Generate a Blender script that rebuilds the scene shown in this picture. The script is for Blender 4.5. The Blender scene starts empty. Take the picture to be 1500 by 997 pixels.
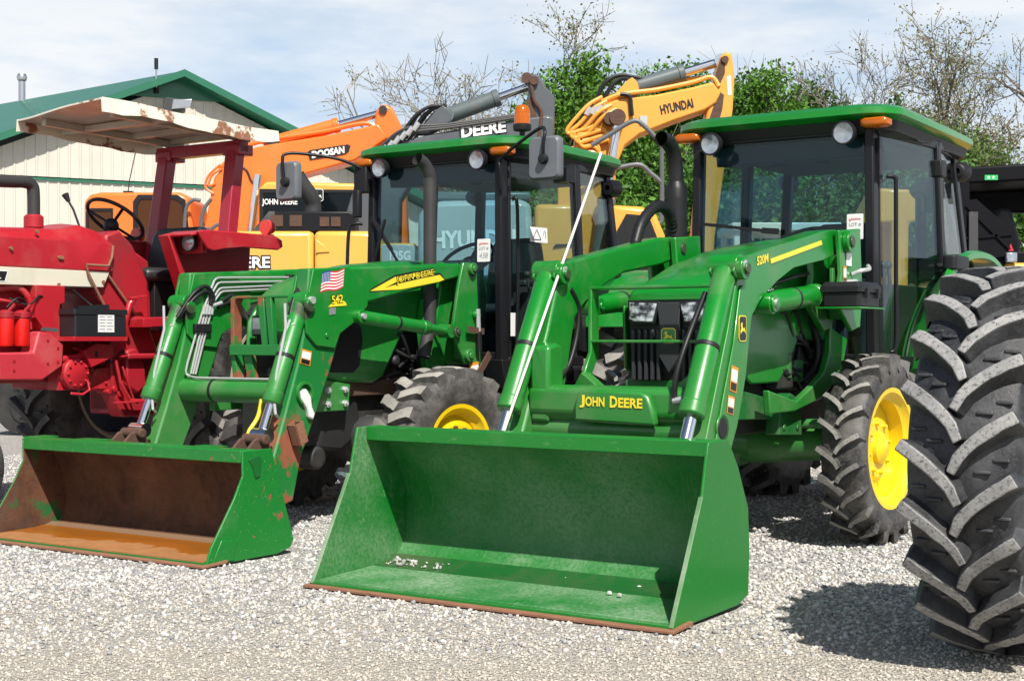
import bpy, bmesh, math, random
import numpy as np
from mathutils import Vector, Matrix
RND = random.Random(11)
SC = bpy.context.scene
COL = SC.collection
V = Vector
PSI = math.radians(33.8)

# ------------------------------------------------------------------ geometry accumulator
class G:
    def __init__(s):
        s.v = []; s.f = []; s.m = []
    def add(s, verts, faces, mi=0, M=None):
        o = len(s.v)
        if M is not None:
            verts = [M @ V(p) for p in verts]
        s.v.extend([tuple(p) for p in verts])
        s.f.extend([[i + o for i in f] for f in faces])
        if isinstance(mi, int): s.m.extend([mi] * len(faces))
        else: s.m.extend(mi)
        return s
    def prism(s, pts, a, b, axis='x', mi=0, M=None, side=None):
        n = len(pts)
        def mk(p, t):
            if axis == 'x': return (t, p[0], p[1])
            if axis == 'y': return (p[0], t, p[1])
            return (p[0], p[1], t)
        vs = [mk(p, a) for p in pts] + [mk(p, b) for p in pts]
        fs = [list(range(n))[::-1], [n + i for i in range(n)]]
        ms = [mi, mi]
        for i in range(n):
            j = (i + 1) % n
            fs.append([i, j, n + j, n + i]); ms.append(mi if side is None else side)
        return s.add(vs, fs, ms, M)
    def box(s, x0, x1, y0, y1, z0, z1, mi=0, M=None):
        return s.prism([(x0, y0), (x1, y0), (x1, y1), (x0, y1)], z0, z1, 'z', mi, M)
    def bar(s, p0, p1, w, h, mi=0, up=(0, 0, 1), taper=1.0):
        p0 = V(p0); p1 = V(p1); d = (p1 - p0).normalized()
        u = V(up)
        sx = d.cross(u)
        if sx.length < 1e-4: sx = d.cross(V((0, 1, 0)))
        sx.normalize(); sz = sx.cross(d).normalized()
        vs = []
        for p, k in ((p0, 1), (p1, taper)):
            for a, b in ((-1, -1), (1, -1), (1, 1), (-1, 1)):
                vs.append(p + sx * a * w / 2 * k + sz * b * h / 2 * k)
        return s.add(vs, [[3, 2, 1, 0], [4, 5, 6, 7], [0, 1, 5, 4], [1, 2, 6, 5], [2, 3, 7, 6], [3, 0, 4, 7]], mi)
    def tube(s, path, r, n=10, mi=0, cap=True):
        P = [V(p) for p in path]; m = len(P)
        if not isinstance(r, (list, tuple)): r = [r] * m
        T = []
        for i in range(m):
            a = P[max(i - 1, 0)]; b = P[min(i + 1, m - 1)]
            t = (b - a)
            T.append(t.normalized() if t.length > 1e-9 else V((0, 0, 1)))
        up = V((0, 0, 1)) if abs(T[0].z) < .9 else V((0, 1, 0))
        x = T[0].cross(up).normalized()
        vs = []; fs = []
        for i in range(m):
            x = (x - T[i] * x.dot(T[i]))
            if x.length < 1e-6: x = T[i].orthogonal()
            x.normalize(); y = T[i].cross(x)
            for k in range(n):
                a = 2 * math.pi * k / n
                vs.append(P[i] + (x * math.cos(a) + y * math.sin(a)) * r[i])
        for i in range(m - 1):
            for k in range(n):
                k2 = (k + 1) % n
                fs.append([i * n + k, i * n + k2, (i + 1) * n + k2, (i + 1) * n + k])
        if cap:
            fs.append(list(range(n))[::-1]); fs.append([(m - 1) * n + k for k in range(n)])
        return s.add(vs, fs, mi)
    def cyl(s, p0, p1, r, n=16, mi=0, r2=None):
        return s.tube([p0, p1], [r, r if r2 is None else r2], n, mi)
    def lathe(s, prof, o=(0, 0, 0), axis=(1, 0, 0), n=32, mi=0, closed=False, ring=False):
        """prof: list of (r, h) along axis; ring=True joins last to first"""
        ax = V(axis).normalized(); x = ax.orthogonal().normalized(); y = ax.cross(x); o = V(o)
        vs = []; fs = []; ms = []
        m = len(prof)
        for r, h in prof:
            for k in range(n):
                a = 2 * math.pi * k / n
                vs.append(o + ax * h + (x * math.cos(a) + y * math.sin(a)) * r)
        for i in range(m if ring else m - 1):
            i2 = (i + 1) % m
            for k in range(n):
                k2 = (k + 1) % n
                fs.append([i * n + k, i * n + k2, i2 * n + k2, i2 * n + k])
        if closed:
            fs.append(list(range(n))[::-1]); fs.append([(m - 1) * n + k for k in range(n)])
        return s.add(vs, fs, mi)
    def ball(s, c, r, mi=0, n=14, sc=(1, 1, 1)):
        prof = []
        m = n // 2
        vs = [(c[0], c[1], c[2] - r * sc[2])]; fs = []
        for i in range(1, m):
            t = math.pi * i / m - math.pi / 2
            for k in range(n):
                a = 2 * math.pi * k / n
                vs.append((c[0] + r * sc[0] * math.cos(t) * math.cos(a), c[1] + r * sc[1] * math.cos(t) * math.sin(a), c[2] + r * sc[2] * math.sin(t)))
        vs.append((c[0], c[1], c[2] + r * sc[2])); L = len(vs) - 1
        for k in range(n):
            k2 = (k + 1) % n
            fs.append([0, 1 + k2, 1 + k])
            for i in range(m - 2):
                fs.append([1 + i * n + k, 1 + i * n + k2, 1 + (i + 1) * n + k2, 1 + (i + 1) * n + k])
            fs.append([1 + (m - 2) * n + k, 1 + (m - 2) * n + k2, L])
        return s.add(vs, fs, mi)
    def loft(s, rings, mi=0, cap=True, close=True):
        n = len(rings[0]); vs = [p for r in rings for p in r]; fs = []
        for i in range(len(rings) - 1):
            for k in range(n if close else n - 1):
                k2 = (k + 1) % n
                fs.append([i * n + k, i * n + k2, (i + 1) * n + k2, (i + 1) * n + k])
        if cap:
            fs.append(list(range(n))[::-1]); fs.append([(len(rings) - 1) * n + k for k in range(n)])
        return s.add(vs, fs, mi)
    def sheet(s, pts, a, b, th, axis='x', mi=0, mi_in=None):
        """extruded open polyline with thickness; mi_in for the left-hand side"""
        n = len(pts); off = []
        for i in range(n):
            p0 = V(pts[max(i - 1, 0)]); p1 = V(pts[min(i + 1, n - 1)])
            t = (p1 - p0).normalized(); nn = V((-t.y, t.x))
            q = V(pts[i]) + nn * th; off.append((q.x, q.y))
        if mi_in is None: mi_in = mi
        poly = list(pts) + off[::-1]
        N = len(poly)
        def mk(p, t): return (t, p[0], p[1]) if axis == 'x' else ((p[0], t, p[1]) if axis == 'y' else (p[0], p[1], t))
        vs = [mk(p, a) for p in poly] + [mk(p, b) for p in poly]
        fs = []; ms = []
        for i in range(N):
            j = (i + 1) % N
            fs.append([i, j, N + j, N + i]); ms.append(mi_in if n <= i < N - 1 else mi)
        for i in range(n - 1):
            q = [i, i + 1, N - 2 - i, N - 1 - i]
            fs.append(q[::-1]); ms.append(mi); fs.append([x + N for x in q]); ms.append(mi)
        return s.add(vs, fs, ms)
    def pieces(s):
        """split into far-apart pieces, largest first, so that each becomes an object of its own"""
        n = len(s.v); F = list(range(n))
        def find(a):
            while F[a] != a:
                F[a] = F[F[a]]; a = F[a]
            return a
        for f in s.f:
            r = find(f[0])
            for i in f[1:]: F[find(i)] = r
        rt = [find(i) for i in range(n)]; ids = {r: k for k, r in enumerate(dict.fromkeys(rt))}; k = len(ids)
        if k == 1 or k > 1500: return [s]
        isl = np.array([ids[r] for r in rt]); P = np.array(s.v, float)
        lo = np.full((k, 3), np.inf); hi = np.full((k, 3), -np.inf)
        np.minimum.at(lo, isl, P); np.maximum.at(hi, isl, P)
        sz = (hi - lo).max(1)
        gap = np.maximum(0, np.maximum(lo[:, None] - hi[None], lo[None] - hi[:, None]))
        near = np.sqrt((gap ** 2).sum(2)) <= np.maximum(.02, .495 * np.maximum(sz[:, None], sz[None]))
        grp = -np.ones(k, int); c = 0
        for i in range(k):
            if grp[i] >= 0: continue
            st = [i]; grp[i] = c
            while st:
                a = st.pop()
                for b in np.nonzero(near[a] & (grp < 0))[0]: grp[b] = c; st.append(b)
            c += 1
        if c == 1: return [s]
        out = []
        vg = grp[isl]
        for q in range(c):
            idx = np.nonzero(vg == q)[0]; mp = {int(a): b for b, a in enumerate(idx)}
            g = G(); g.v = [s.v[i] for i in idx]
            for f, m in zip(s.f, s.m):
                if f[0] in mp: g.f.append([mp[i] for i in f]); g.m.append(m)
            out.append(g)
        return sorted(out, key=lambda g: -len(g.v))
    def build(s, name, mats, parent=None, bevel=0, smooth=38, label=None, cat=None, group=None, kind=None, seg=2):
        if not isinstance(mats, (list, tuple)): mats = [mats]
        if parent is not None and name not in ('crown', 'trunk'):
            gs = s.pieces()
            if len(gs) > 1:
                obs = [q.build(name, mats, parent, bevel, smooth, label, None, None, kind, seg) for q in gs]
                return obs[0]
        me = bpy.data.meshes.new(name)
        me.from_pydata(s.v, [], s.f)
        for m in mats: me.materials.append(m)
        me.polygons.foreach_set('material_index', s.m)
        bm = bmesh.new(); bm.from_mesh(me)
        bmesh.ops.recalc_face_normals(bm, faces=bm.faces)
        bm.to_mesh(me); bm.free()
        if smooth:
            me.polygons.foreach_set('use_smooth', [True] * len(me.polygons))
            me.set_sharp_from_angle(angle=math.radians(smooth))
        o = bpy.data.objects.new(name, me); COL.objects.link(o)
        if parent is not None: o.parent = parent
        if bevel:
            b = o.modifiers.new('bevel', 'BEVEL'); b.width = bevel; b.segments = seg
            b.limit_method = 'ANGLE'; b.angle_limit = math.radians(40)
        tag(o, label, cat, group, kind)
        return o

def tag(o, label=None, cat=None, group=None, kind=None):
    if label: o['label'] = label
    if cat: o['category'] = cat
    if group: o['group'] = group
    if kind: o['kind'] = kind
    return o

def thing(name, label, cat, loc, rz=0, group=None):
    o = bpy.data.objects.new(name, None); COL.objects.link(o)
    o.location = loc; o.rotation_euler = (0, 0, rz); o.empty_display_size = .3
    return tag(o, label, cat, group)

def arc(cx, cy, r, a0, a1, n=8):
    return [(cx + r * math.cos(math.radians(a0 + (a1 - a0) * i / n)), cy + r * math.sin(math.radians(a0 + (a1 - a0) * i / n))) for i in range(n + 1)]

def bez(pts, n=10):
    """Catmull-Rom through points"""
    P = [V(p) for p in pts]; out = []
    for i in range(len(P) - 1):
        p0 = P[max(i - 1, 0)]; p1 = P[i]; p2 = P[i + 1]; p3 = P[min(i + 2, len(P) - 1)]
        for k in range(n):
            t = k / n
            out.append(.5 * ((2 * p1) + (p2 - p0) * t + (2 * p0 - 5 * p1 + 4 * p2 - p3) * t * t + (3 * p1 - p0 - 3 * p2 + p3) * t ** 3))
    out.append(P[-1])
    return out

# ------------------------------------------------------------------ materials
def newmat(name):
    m = bpy.data.materials.new(name); m.use_nodes = True
    nt = m.node_tree; return m, nt, nt.nodes['Principled BSDF']
def N(nt, typ, **kw):
    n = nt.nodes.new(typ)
    for k, v in kw.items():
        if k in n.inputs: n.inputs[k].default_value = v
        else: setattr(n, k, v)
    return n
def noise(nt, vec, scale, detail=4, rough=.55):
    n = N(nt, 'ShaderNodeTexNoise'); n.inputs['Scale'].default_value = scale
    n.inputs['Detail'].default_value = detail; n.inputs['Roughness'].default_value = rough
    if vec is not None: nt.links.new(vec, n.inputs['Vector'])
    return n.outputs['Fac']
def ramp(nt, fac, a, b, ca=(0, 0, 0, 1), cb=(1, 1, 1, 1)):
    r = N(nt, 'ShaderNodeValToRGB'); e = r.color_ramp.elements
    e[0].position = a; e[1].position = b; e[0].color = ca; e[1].color = cb
    nt.links.new(fac, r.inputs['Fac']); return r.outputs['Color']
def mixc(nt, fac, a, b):
    m = N(nt, 'ShaderNodeMix', data_type='RGBA')
    if isinstance(fac, (int, float)): m.inputs[0].default_value = fac
    else: nt.links.new(fac, m.inputs[0])
    for i, c in ((6, a), (7, b)):
        if isinstance(c, tuple): m.inputs[i].default_value = (c + (1,)) if len(c) == 3 else c
        else: nt.links.new(c, m.inputs[i])
    return m.outputs[2]
def math_(nt, op, a, b=None):
    m = N(nt, 'ShaderNodeMath', operation=op)
    for i, x in enumerate((a, b)):
        if x is None: continue
        if isinstance(x, (int, float)): m.inputs[i].default_value = x
        else: nt.links.new(x, m.inputs[i])
    return m.outputs[0]
def bump(nt, b, h, strength=.2, dist=.01):
    n = N(nt, 'ShaderNodeBump'); n.inputs['Strength'].default_value = strength; n.inputs['Distance'].default_value = dist
    nt.links.new(h, n.inputs['Height']); nt.links.new(n.outputs['Normal'], b.inputs['Normal'])
def objco(nt, stretch=None):
    t = N(nt, 'ShaderNodeTexCoord').outputs['Object']
    if stretch:
        mp = N(nt, 'ShaderNodeMapping'); mp.inputs['Scale'].default_value = stretch
        nt.links.new(t, mp.inputs['Vector']); return mp.outputs['Vector']
    return t

def paint(name, col, rough=.34, dirt=.25, dirtcol=(.30, .27, .21), dscale=3.0, rust=0., rscale=5., rustcol=(.16, .055, .025),
          coat=.25, metal=0., scratch=0., fade=0.06, speck=0., pins=None, spec=.5, low=0.):
    m, nt, b = newmat(name); co = objco(nt)
    n1 = noise(nt, co, dscale, 6, .62)
    var = noise(nt, co, 1.3, 3)
    base = mixc(nt, var, tuple(c * (1 - fade * 2) for c in col), tuple(min(1, c * (1 + fade * 2) + fade * .02) for c in col))
    d = ramp(nt, n1, .62 - .35 * dirt, .95)
    df = math_(nt, 'MULTIPLY', d, min(1, dirt * 2))
    c = mixc(nt, df, base, dirtcol)
    r = math_(nt, 'ADD', math_(nt, 'MULTIPLY', df, .5), rough)
    if scratch:
        s = noise(nt, objco(nt, (3, 60, 9)), 4, 3, .7)
        sf = math_(nt, 'MULTIPLY', ramp(nt, s, .60, .74), scratch)
        c = mixc(nt, sf, c, (.42, .45, .36)); r = math_(nt, 'ADD', math_(nt, 'MULTIPLY', sf, .3), r)
    if speck:
        s = noise(nt, co, 90, 2, .6)
        c = mixc(nt, math_(nt, 'MULTIPLY', ramp(nt, s, .66, .74), speck), c, (.4, .38, .3))
    if low:
        sz = N(nt, 'ShaderNodeSeparateXYZ'); nt.links.new(co, sz.inputs[0])
        mr = N(nt, 'ShaderNodeMapRange'); nt.links.new(math_(nt, 'ADD', sz.outputs[2], math_(nt, 'MULTIPLY', n1, .5)), mr.inputs[0])
        mr.inputs[1].default_value = .55; mr.inputs[2].default_value = 1.5; mr.inputs[3].default_value = low; mr.inputs[4].default_value = 0
        lf = math_(nt, 'MULTIPLY', mr.outputs[0], noise(nt, co, 7, 6, .7))
        c = mixc(nt, lf, c, dirtcol); r = math_(nt, 'ADD', lf, r)
    if pins:
        sv = N(nt, 'ShaderNodeSeparateXYZ'); nt.links.new(co, sv.inputs[0]); tot = None
        for py, pz, pr in pins:
            dy = math_(nt, 'SUBTRACT', sv.outputs[1], py); dz = math_(nt, 'SUBTRACT', sv.outputs[2], pz)
            d2 = math_(nt, 'SQRT', math_(nt, 'ADD', math_(nt, 'MULTIPLY', dy, dy), math_(nt, 'MULTIPLY', dz, dz)))
            q = math_(nt, 'SUBTRACT', 1.0, math_(nt, 'DIVIDE', d2, pr)); tot = q if tot is None else math_(nt, 'MAXIMUM', tot, q)
        gf = ramp(nt, math_(nt, 'ADD', tot, math_(nt, 'SUBTRACT', noise(nt, co, 16, 6, .7), .5)), .12, .42)
        c = mixc(nt, math_(nt, 'MULTIPLY', gf, .85), c, (.035, .028, .02)); r = math_(nt, 'ADD', math_(nt, 'MULTIPLY', gf, .25), r)
    if rust:
        rn = noise(nt, co, rscale, 7, .66)
        rf = ramp(nt, rn, .72 - .3 * rust, .76 - .3 * rust)
        rc = mixc(nt, noise(nt, co, 25, 4), rustcol, tuple(x * 2.2 for x in rustcol))
        c = mixc(nt, rf, c, rc); r = math_(nt, 'MAXIMUM', math_(nt, 'MULTIPLY', rf, .85), r)
    nt.links.new(c, b.inputs['Base Color']); nt.links.new(r, b.inputs['Roughness'])
    b.inputs['Coat Weight'].default_value = coat; b.inputs['Coat Roughness'].default_value = .12
    b.inputs['Metallic'].default_value = metal; b.inputs['Specular IOR Level'].default_value = spec
    bump(nt, b, noise(nt, co, 35, 3), .06, .01)
    return m
def plain(name, col, rough=.5, metal=0., var=.15, scale=8, spec=.5, bmp=0., emit=None):
    m, nt, b = newmat(name); co = objco(nt)
    n = noise(nt, co, scale, 5, .6)
    c = mixc(nt, n, tuple(x * (1 - var) for x in col), tuple(min(1, x * (1 + var)) for x in col))
    nt.links.new(c, b.inputs['Base Color']); b.inputs['Roughness'].default_value = rough
    b.inputs['Metallic'].default_value = metal; b.inputs['Specular IOR Level'].default_value = spec
    if bmp: bump(nt, b, noise(nt, co, scale * 6, 4), bmp, .01)
    return m
def rubber(name, col, dust, dcol=(.33, .31, .28), sc=6, lo=.42, pits=0.):
    m, nt, b = newmat(name); co = objco(nt)
    n1 = noise(nt, co, sc, 7, .7); n2 = noise(nt, co, sc * 14, 4, .7)
    f = math_(nt, 'MULTIPLY', ramp(nt, n1, lo, .72), dust)
    f2 = math_(nt, 'MULTIPLY', ramp(nt, n2, .48, .70), dust * .7)
    f = math_(nt, 'MAXIMUM', f, f2)
    cc_ = mixc(nt, f, col, dcol)
    if pits: cc_ = mixc(nt, math_(nt, 'MULTIPLY', ramp(nt, noise(nt, co, 75, 5, .75), .52, .62), pits), cc_, (.03, .03, .032))
    nt.links.new(cc_, b.inputs['Base Color'])
    nt.links.new(math_(nt, 'ADD', math_(nt, 'MULTIPLY', f, .3), .52), b.inputs['Roughness'])
    bump(nt, b, n2, .35, .008)
    return m
def glassmat(name, tint, refl=1.0):
    m = bpy.data.materials.new(name); m.use_nodes = True; nt = m.node_tree
    nt.nodes.remove(nt.nodes['Principled BSDF']); out = nt.nodes['Material Output']
    tr = N(nt, 'ShaderNodeBsdfTransparent'); tr.inputs['Color'].default_value = tint + (1,)
    gl = N(nt, 'ShaderNodeBsdfGlossy'); gl.inputs['Roughness'].default_value = .03
    fr = N(nt, 'ShaderNodeLayerWeight'); fr.inputs['Blend'].default_value = .5
    k = math_(nt, 'ADD', math_(nt, 'MULTIPLY', math_(nt, 'POWER', fr.outputs['Facing'], 4.), .5), .025)
    mx = N(nt, 'ShaderNodeMixShader'); nt.links.new(math_(nt, 'MULTIPLY', k, refl), mx.inputs[0])
    nt.links.new(tr.outputs[0], mx.inputs[1]); nt.links.new(gl.outputs[0], mx.inputs[2])
    nt.links.new(mx.outputs[0], out.inputs['Surface'])
    return m
def wornbucket(name, col, dust):
    m, nt, b = newmat(name); co = objco(nt)
    big = noise(nt, co, 2.2, 5); fine = noise(nt, objco(nt, (40, 6, 6)), 3, 5, .75); sp = noise(nt, co, 60, 3, .7)
    f = math_(nt, 'MULTIPLY', ramp(nt, big, .36, .68), dust)
    f2 = math_(nt, 'MULTIPLY', ramp(nt, fine, .5, .75), dust)
    f = math_(nt, 'MAXIMUM', f, f2); f = math_(nt, 'MULTIPLY', f, math_(nt, 'ADD', ramp(nt, sp, .35, .6), .35))
    c = mixc(nt, f, col, (.34, .42, .30)); nt.links.new(c, b.inputs['Base Color'])
    nt.links.new(math_(nt, 'ADD', f, .4), b.inputs['Roughness']); bump(nt, b, big, .15, .02)
    return m
def rustmat(name, a, bb, scale=6, rough=.85, wet=None):
    m, nt, b = newmat(name); co = objco(nt)
    n = noise(nt, co, scale, 8, .7); n2 = noise(nt, objco(nt, (2, 14, 14)), scale * .6, 5, .7)
    c = mixc(nt, n, a, bb); c = mixc(nt, math_(nt, 'MULTIPLY', ramp(nt, n2, .45, .75), .5), c, tuple(x * .45 for x in a))
    nt.links.new(c, b.inputs['Base Color']); b.inputs['Roughness'].default_value = rough
    bump(nt, b, noise(nt, co, scale * 9, 5), .3, .008)
    return m

M = {}
GREEN = (.003, .19, .014)
M['green'] = paint('green_tractor_paint', GREEN, .32, .32, coat=.35, rust=0.02, rscale=9, low=.35, dirtcol=(.24, .24, .17), pins=[(1.39, 1.47, .045), (2.70, 1.675, .05), (.9, .6, .08)])
M['green_old'] = paint('weathered_green_paint', (.004, .19, .018), .38, .30, coat=.25, rust=.16, rscale=7, speck=.2, low=.4, dirtcol=(.26, .25, .19), pins=[(1.10, 1.30, .07), (.78, .58, .10), (2.50, 1.19, .045), (2.72, 1.58, .04)])
M['green_dark'] = paint('engine_green_paint', (.006, .12, .02), .45, .35, coat=.1)
M['green_bucket'] = paint('scraped_green_paint', (.004, .175, .016), .42, .14, scratch=.16, speck=.25, coat=.1)
M['green_inner'] = wornbucket('worn_green_bucket_paint', (.004, .15, .018), .28)
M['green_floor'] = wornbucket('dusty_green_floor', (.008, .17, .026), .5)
M['green_crease'] = paint('dark_crease_green', (.010, .10, .02), .35, .5, dirtcol=(.10, .09, .05), coat=.1)
M['green_bucket_old'] = paint('chipped_green_paint', (.005, .18, .022), .42, .22, rust=.30, rscale=11, speck=.55, coat=.1)
M['green_rusting'] = paint('flaking_green_paint', (.008, .17, .03), .45, .3, rust=.62, rscale=3.2, rustcol=(.17, .05, .025), coat=.1)
M['edge_worn'] = paint('scuffed_edge_paint', (.10, .22, .09), .5, .5, dirtcol=(.5, .48, .42), scratch=.5, coat=0)
M['tan_rim'] = paint('tan_rusty_rim', (.50, .42, .30), .6, .4, rust=.3, rscale=5, coat=0)
M['matte_black'] = plain('matte_black', (.006, .006, .008), .5, var=.2, spec=.12)
m_, nt_, b_ = newmat('headlamp_lens'); M['headlamp'] = m_
nt_.links.new(ramp(nt_, noise(nt_, objco(nt_, (1, 1, 1.4)), 20, 3, .6), .42, .62, (.025, .03, .035, 1), (.62, .66, .70, 1)), b_.inputs['Base Color'])
b_.inputs['Roughness'].default_value = .08; b_.inputs['Metallic'].default_value = .35; b_.inputs['Coat Weight'].default_value = .6
m_, nt_, b_ = newmat('brown_rusted_steel'); M['rust_inner'] = m_; co_ = objco(nt_)
c_ = mixc(nt_, ramp(nt_, noise(nt_, co_, 3.2, 8, .7), .32, .70), (.040, .020, .013), (.17, .075, .038))
c_ = mixc(nt_, math_(nt_, 'MULTIPLY', ramp(nt_, noise(nt_, objco(nt_, (16, 3, 1.2)), 2.2, 5, .7), .50, .72), .6), c_, (.10, .065, .05))
c_ = mixc(nt_, math_(nt_, 'MULTIPLY', ramp(nt_, noise(nt_, objco(nt_, (5, 5, 22)), 2.0, 5, .7), .56, .72), .5), c_, (.028, .018, .014))
gx_ = N(nt_, 'ShaderNodeSeparateXYZ'); nt_.links.new(co_, gx_.inputs[0])
gm_ = math_(nt_, 'MULTIPLY', ramp(nt_, noise(nt_, co_, 4.5, 6, .7), .56, .62), math_(nt_, 'LESS_THAN', gx_.outputs[0], -.84))
c_ = mixc(nt_, gm_, c_, (.02, .12, .03))
nt_.links.new(c_, b_.inputs['Base Color']); b_.inputs['Roughness'].default_value = .82; b_.inputs['Specular IOR Level'].default_value = .3
bump(nt_, b_, noise(nt_, co_, 40, 6), .4, .008)
m_, nt_, b_ = newmat('orange_rust_sediment'); M['rust_floor'] = m_; co_ = objco(nt_)
sv_ = N(nt_, 'ShaderNodeSeparateXYZ'); nt_.links.new(co_, sv_.inputs[0])
wv_ = math_(nt_, 'ADD', sv_.outputs[1], math_(nt_, 'MULTIPLY', math_(nt_, 'SUBTRACT', noise(nt_, objco(nt_, (1, .4, 1)), 2.6, 5), .5), .55))
c_ = mixc(nt_, ramp(nt_, wv_, .17, .20), mixc(nt_, noise(nt_, co_, 9, 6, .7), (.20, .075, .025), (.46, .22, .075)), (.32, .10, .010))
c_ = mixc(nt_, ramp(nt_, wv_, .24, .30), c_, (.26, .085, .010)); c_ = mixc(nt_, ramp(nt_, sv_.outputs[1], .395, .405), c_, (.24, .15, .09))
nt_.links.new(c_, b_.inputs['Base Color']); nt_.links.new(math_(nt_, 'SUBTRACT', .75, math_(nt_, 'MULTIPLY', ramp(nt_, wv_, .17, .2), .45)), b_.inputs['Roughness'])
bump(nt_, b_, noise(nt_, co_, 30, 5), .2, .01)
M['rust_edge'] = rustmat('rusty_cutting_edge', (.20, .085, .045), (.34, .17, .10), 7, .75)
M['rust_dark'] = rustmat('dark_rusty_iron', (.05, .028, .02), (.14, .07, .045), 9)
M['yellow'] = paint('yellow_wheel_paint', (.80, .56, .008), .35, .16, coat=.3, dirtcol=(.35, .27, .12))
M['decal_yellow'] = plain('yellow_decal', (.85, .68, .04), .4, var=.06)
M['decal_white'] = plain('white_decal', (.78, .78, .76), .45, var=.08)
M['decal_black'] = plain('black_decal', (.012, .012, .012), .4)
M['decal_orange'] = plain('orange_decal', (.8, .28, .02), .4)
M['decal_red'] = plain('red_decal', (.6, .03, .04), .45)
M['decal_blue'] = plain('blue_decal', (.02, .06, .28), .45)
M['decal_grey'] = plain('grey_print', (.22, .22, .23), .5)
M['ink'] = plain('faded_ink', (.25, .26, .30), .6)
M['black'] = paint('black_cab_paint', (.010, .010, .012), .36, .12, coat=.0, dirtcol=(.05, .048, .045), spec=.25)
M['plastic'] = plain('black_plastic', (.014, .014, .016), .5, var=.25, bmp=.08, spec=.3)
M['charcoal'] = plain('charcoal_plastic', (.035, .037, .042), .5, var=.2, spec=.35)
M['mirror_grey'] = plain('grey_mirror_shell', (.13, .14, .155), .45, var=.12)
M['liner'] = plain('grey_cab_liner', (.06, .065, .07), .8, var=.1)
M['dark_iron'] = paint('grimy_dark_iron', (.018, .018, .018), .55, .4, dirtcol=(.09, .08, .065), coat=0)
M['cast'] = paint('grey_cast_iron', (.045, .045, .046), .5, .4, dirtcol=(.14, .13, .11), coat=0)
M['chrome'] = plain('chrome_rod', (.75, .76, .78), .12, 1., .03)
M['steel'] = plain('zinc_steel', (.58, .58, .58), .32, .45, .12, 30)
M['rodwhite'] = plain('pale_steel_rod', (.72, .70, .62), .4, .2, .06)
M['hose'] = plain('black_rubber_hose', (.012, .012, .013), .45, var=.2, spec=.35)
M['muffler'] = paint('dull_black_muffler', (.03, .03, .031), .6, .3, dirtcol=(.10, .085, .07), coat=0)
M['tyre'] = rubber('tyre_rubber', (.018, .018, .019), .45)
M['tread'] = rubber('dusty_tread_rubber', (.10, .098, .094), 1., (.36, .345, .315), 7, .2, .45)
M['tyre_blue'] = rubber('dark_tyre_rubber', (.013, .014, .017), .4, (.17, .17, .175), 6)
M['tread_worn'] = rubber('grey_worn_tread', (.10, .10, .10), 1., (.38, .375, .365), 9, .16, .8)
M['tyre_ind'] = rubber('industrial_tyre_rubber', (.03, .03, .03), .8, (.22, .205, .19), 9, .35)
M['tread_ind'] = rubber('chalky_tread_rubber', (.14, .135, .125), 1., (.44, .415, .375), 5, .2)
M['glass'] = glassmat('tinted_cab_glass', (.66, .81, .87))
M['glass_side'] = glassmat('green_side_glass', (.84, .90, .87), 1.3)
M['glass_dark'] = glassmat('smoked_glass', (.30, .36, .38))
M['lamp_glass'] = plain('headlamp_reflector', (.38, .41, .45), .12, .5, .6, 30)
m_, nt_, b_ = newmat('amber_lens'); M['amber'] = m_
nt_.links.new(mixc(nt_, noise(nt_, objco(nt_, (1, 1, 60)), 3, 2), (.60, .11, .003), (.85, .24, .008)), b_.inputs['Base Color'])
b_.inputs['Roughness'].default_value = .12; b_.inputs['Transmission Weight'].default_value = .45; b_.inputs['Subsurface Weight'].default_value = .0
M['redlens'] = plain('red_lens', (.6, .05, .04), .3)
M['red'] = paint('faded_red_paint', (.41, .011, .021), .42, .34, dirtcol=(.42, .16, .13), rust=.03, coat=.15, fade=.1)
M['red_pink'] = paint('sunbleached_red_paint', (.48, .03, .045), .5, .3, dirtcol=(.55, .25, .2), coat=.05)
M['red_dark'] = paint('greasy_red_paint', (.36, .010, .02), .5, .42, dirtcol=(.05, .02, .02), coat=.1)
M['maroon'] = paint('maroon_post_paint', (.30, .012, .03), .4, .12, dirtcol=(.4, .15, .12), coat=.2)
M['bright_red'] = plain('bright_red_canister', (.62, .01, .008), .3)
M['cream'] = paint('cream_hood_paint', (.66, .62, .50), .45, .25, rust=.05, dirtcol=(.4, .34, .25))
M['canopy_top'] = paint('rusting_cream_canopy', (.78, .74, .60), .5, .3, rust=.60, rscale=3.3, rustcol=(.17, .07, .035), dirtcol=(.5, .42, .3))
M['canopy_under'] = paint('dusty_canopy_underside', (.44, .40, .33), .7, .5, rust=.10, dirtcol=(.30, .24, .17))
M['battery'] = plain('battery_case', (.016, .017, .02), .4, var=.2)
M['vinyl'] = plain('black_vinyl', (.02, .02, .022), .42, var=.2, bmp=.1)
M['orange'] = paint('orange_excavator_paint', (.80, .175, .022), .4, .22, dirtcol=(.5, .28, .14), coat=.2)
M['yellow_deere'] = paint('yellow_machine_paint', (.74, .40, .065), .4, .2, dirtcol=(.5, .36, .16), coat=.2)
M['yellow_hy'] = paint('amber_yellow_paint', (.76, .34, .045), .42, .25, rust=.05, dirtcol=(.45, .28, .12), coat=.2)
M['grey_boom'] = paint('slate_grey_paint', (.075, .085, .095), .45, .3, rust=.10, rscale=6, dirtcol=(.17, .16, .15))
M['teal'] = paint('pale_grey_panel', (.35, .40, .40), .5, .25)
M['cyl_grey'] = paint('grey_green_cylinder', (.10, .125, .125), .4, .25)
M['rail_grey'] = plain('grey_handrail', (.10, .11, .12), .5)
M['roof_green'] = paint('green_metal_roof', (.012, .13, .07), .4, .15, dirtcol=(.1, .2, .15))
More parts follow.
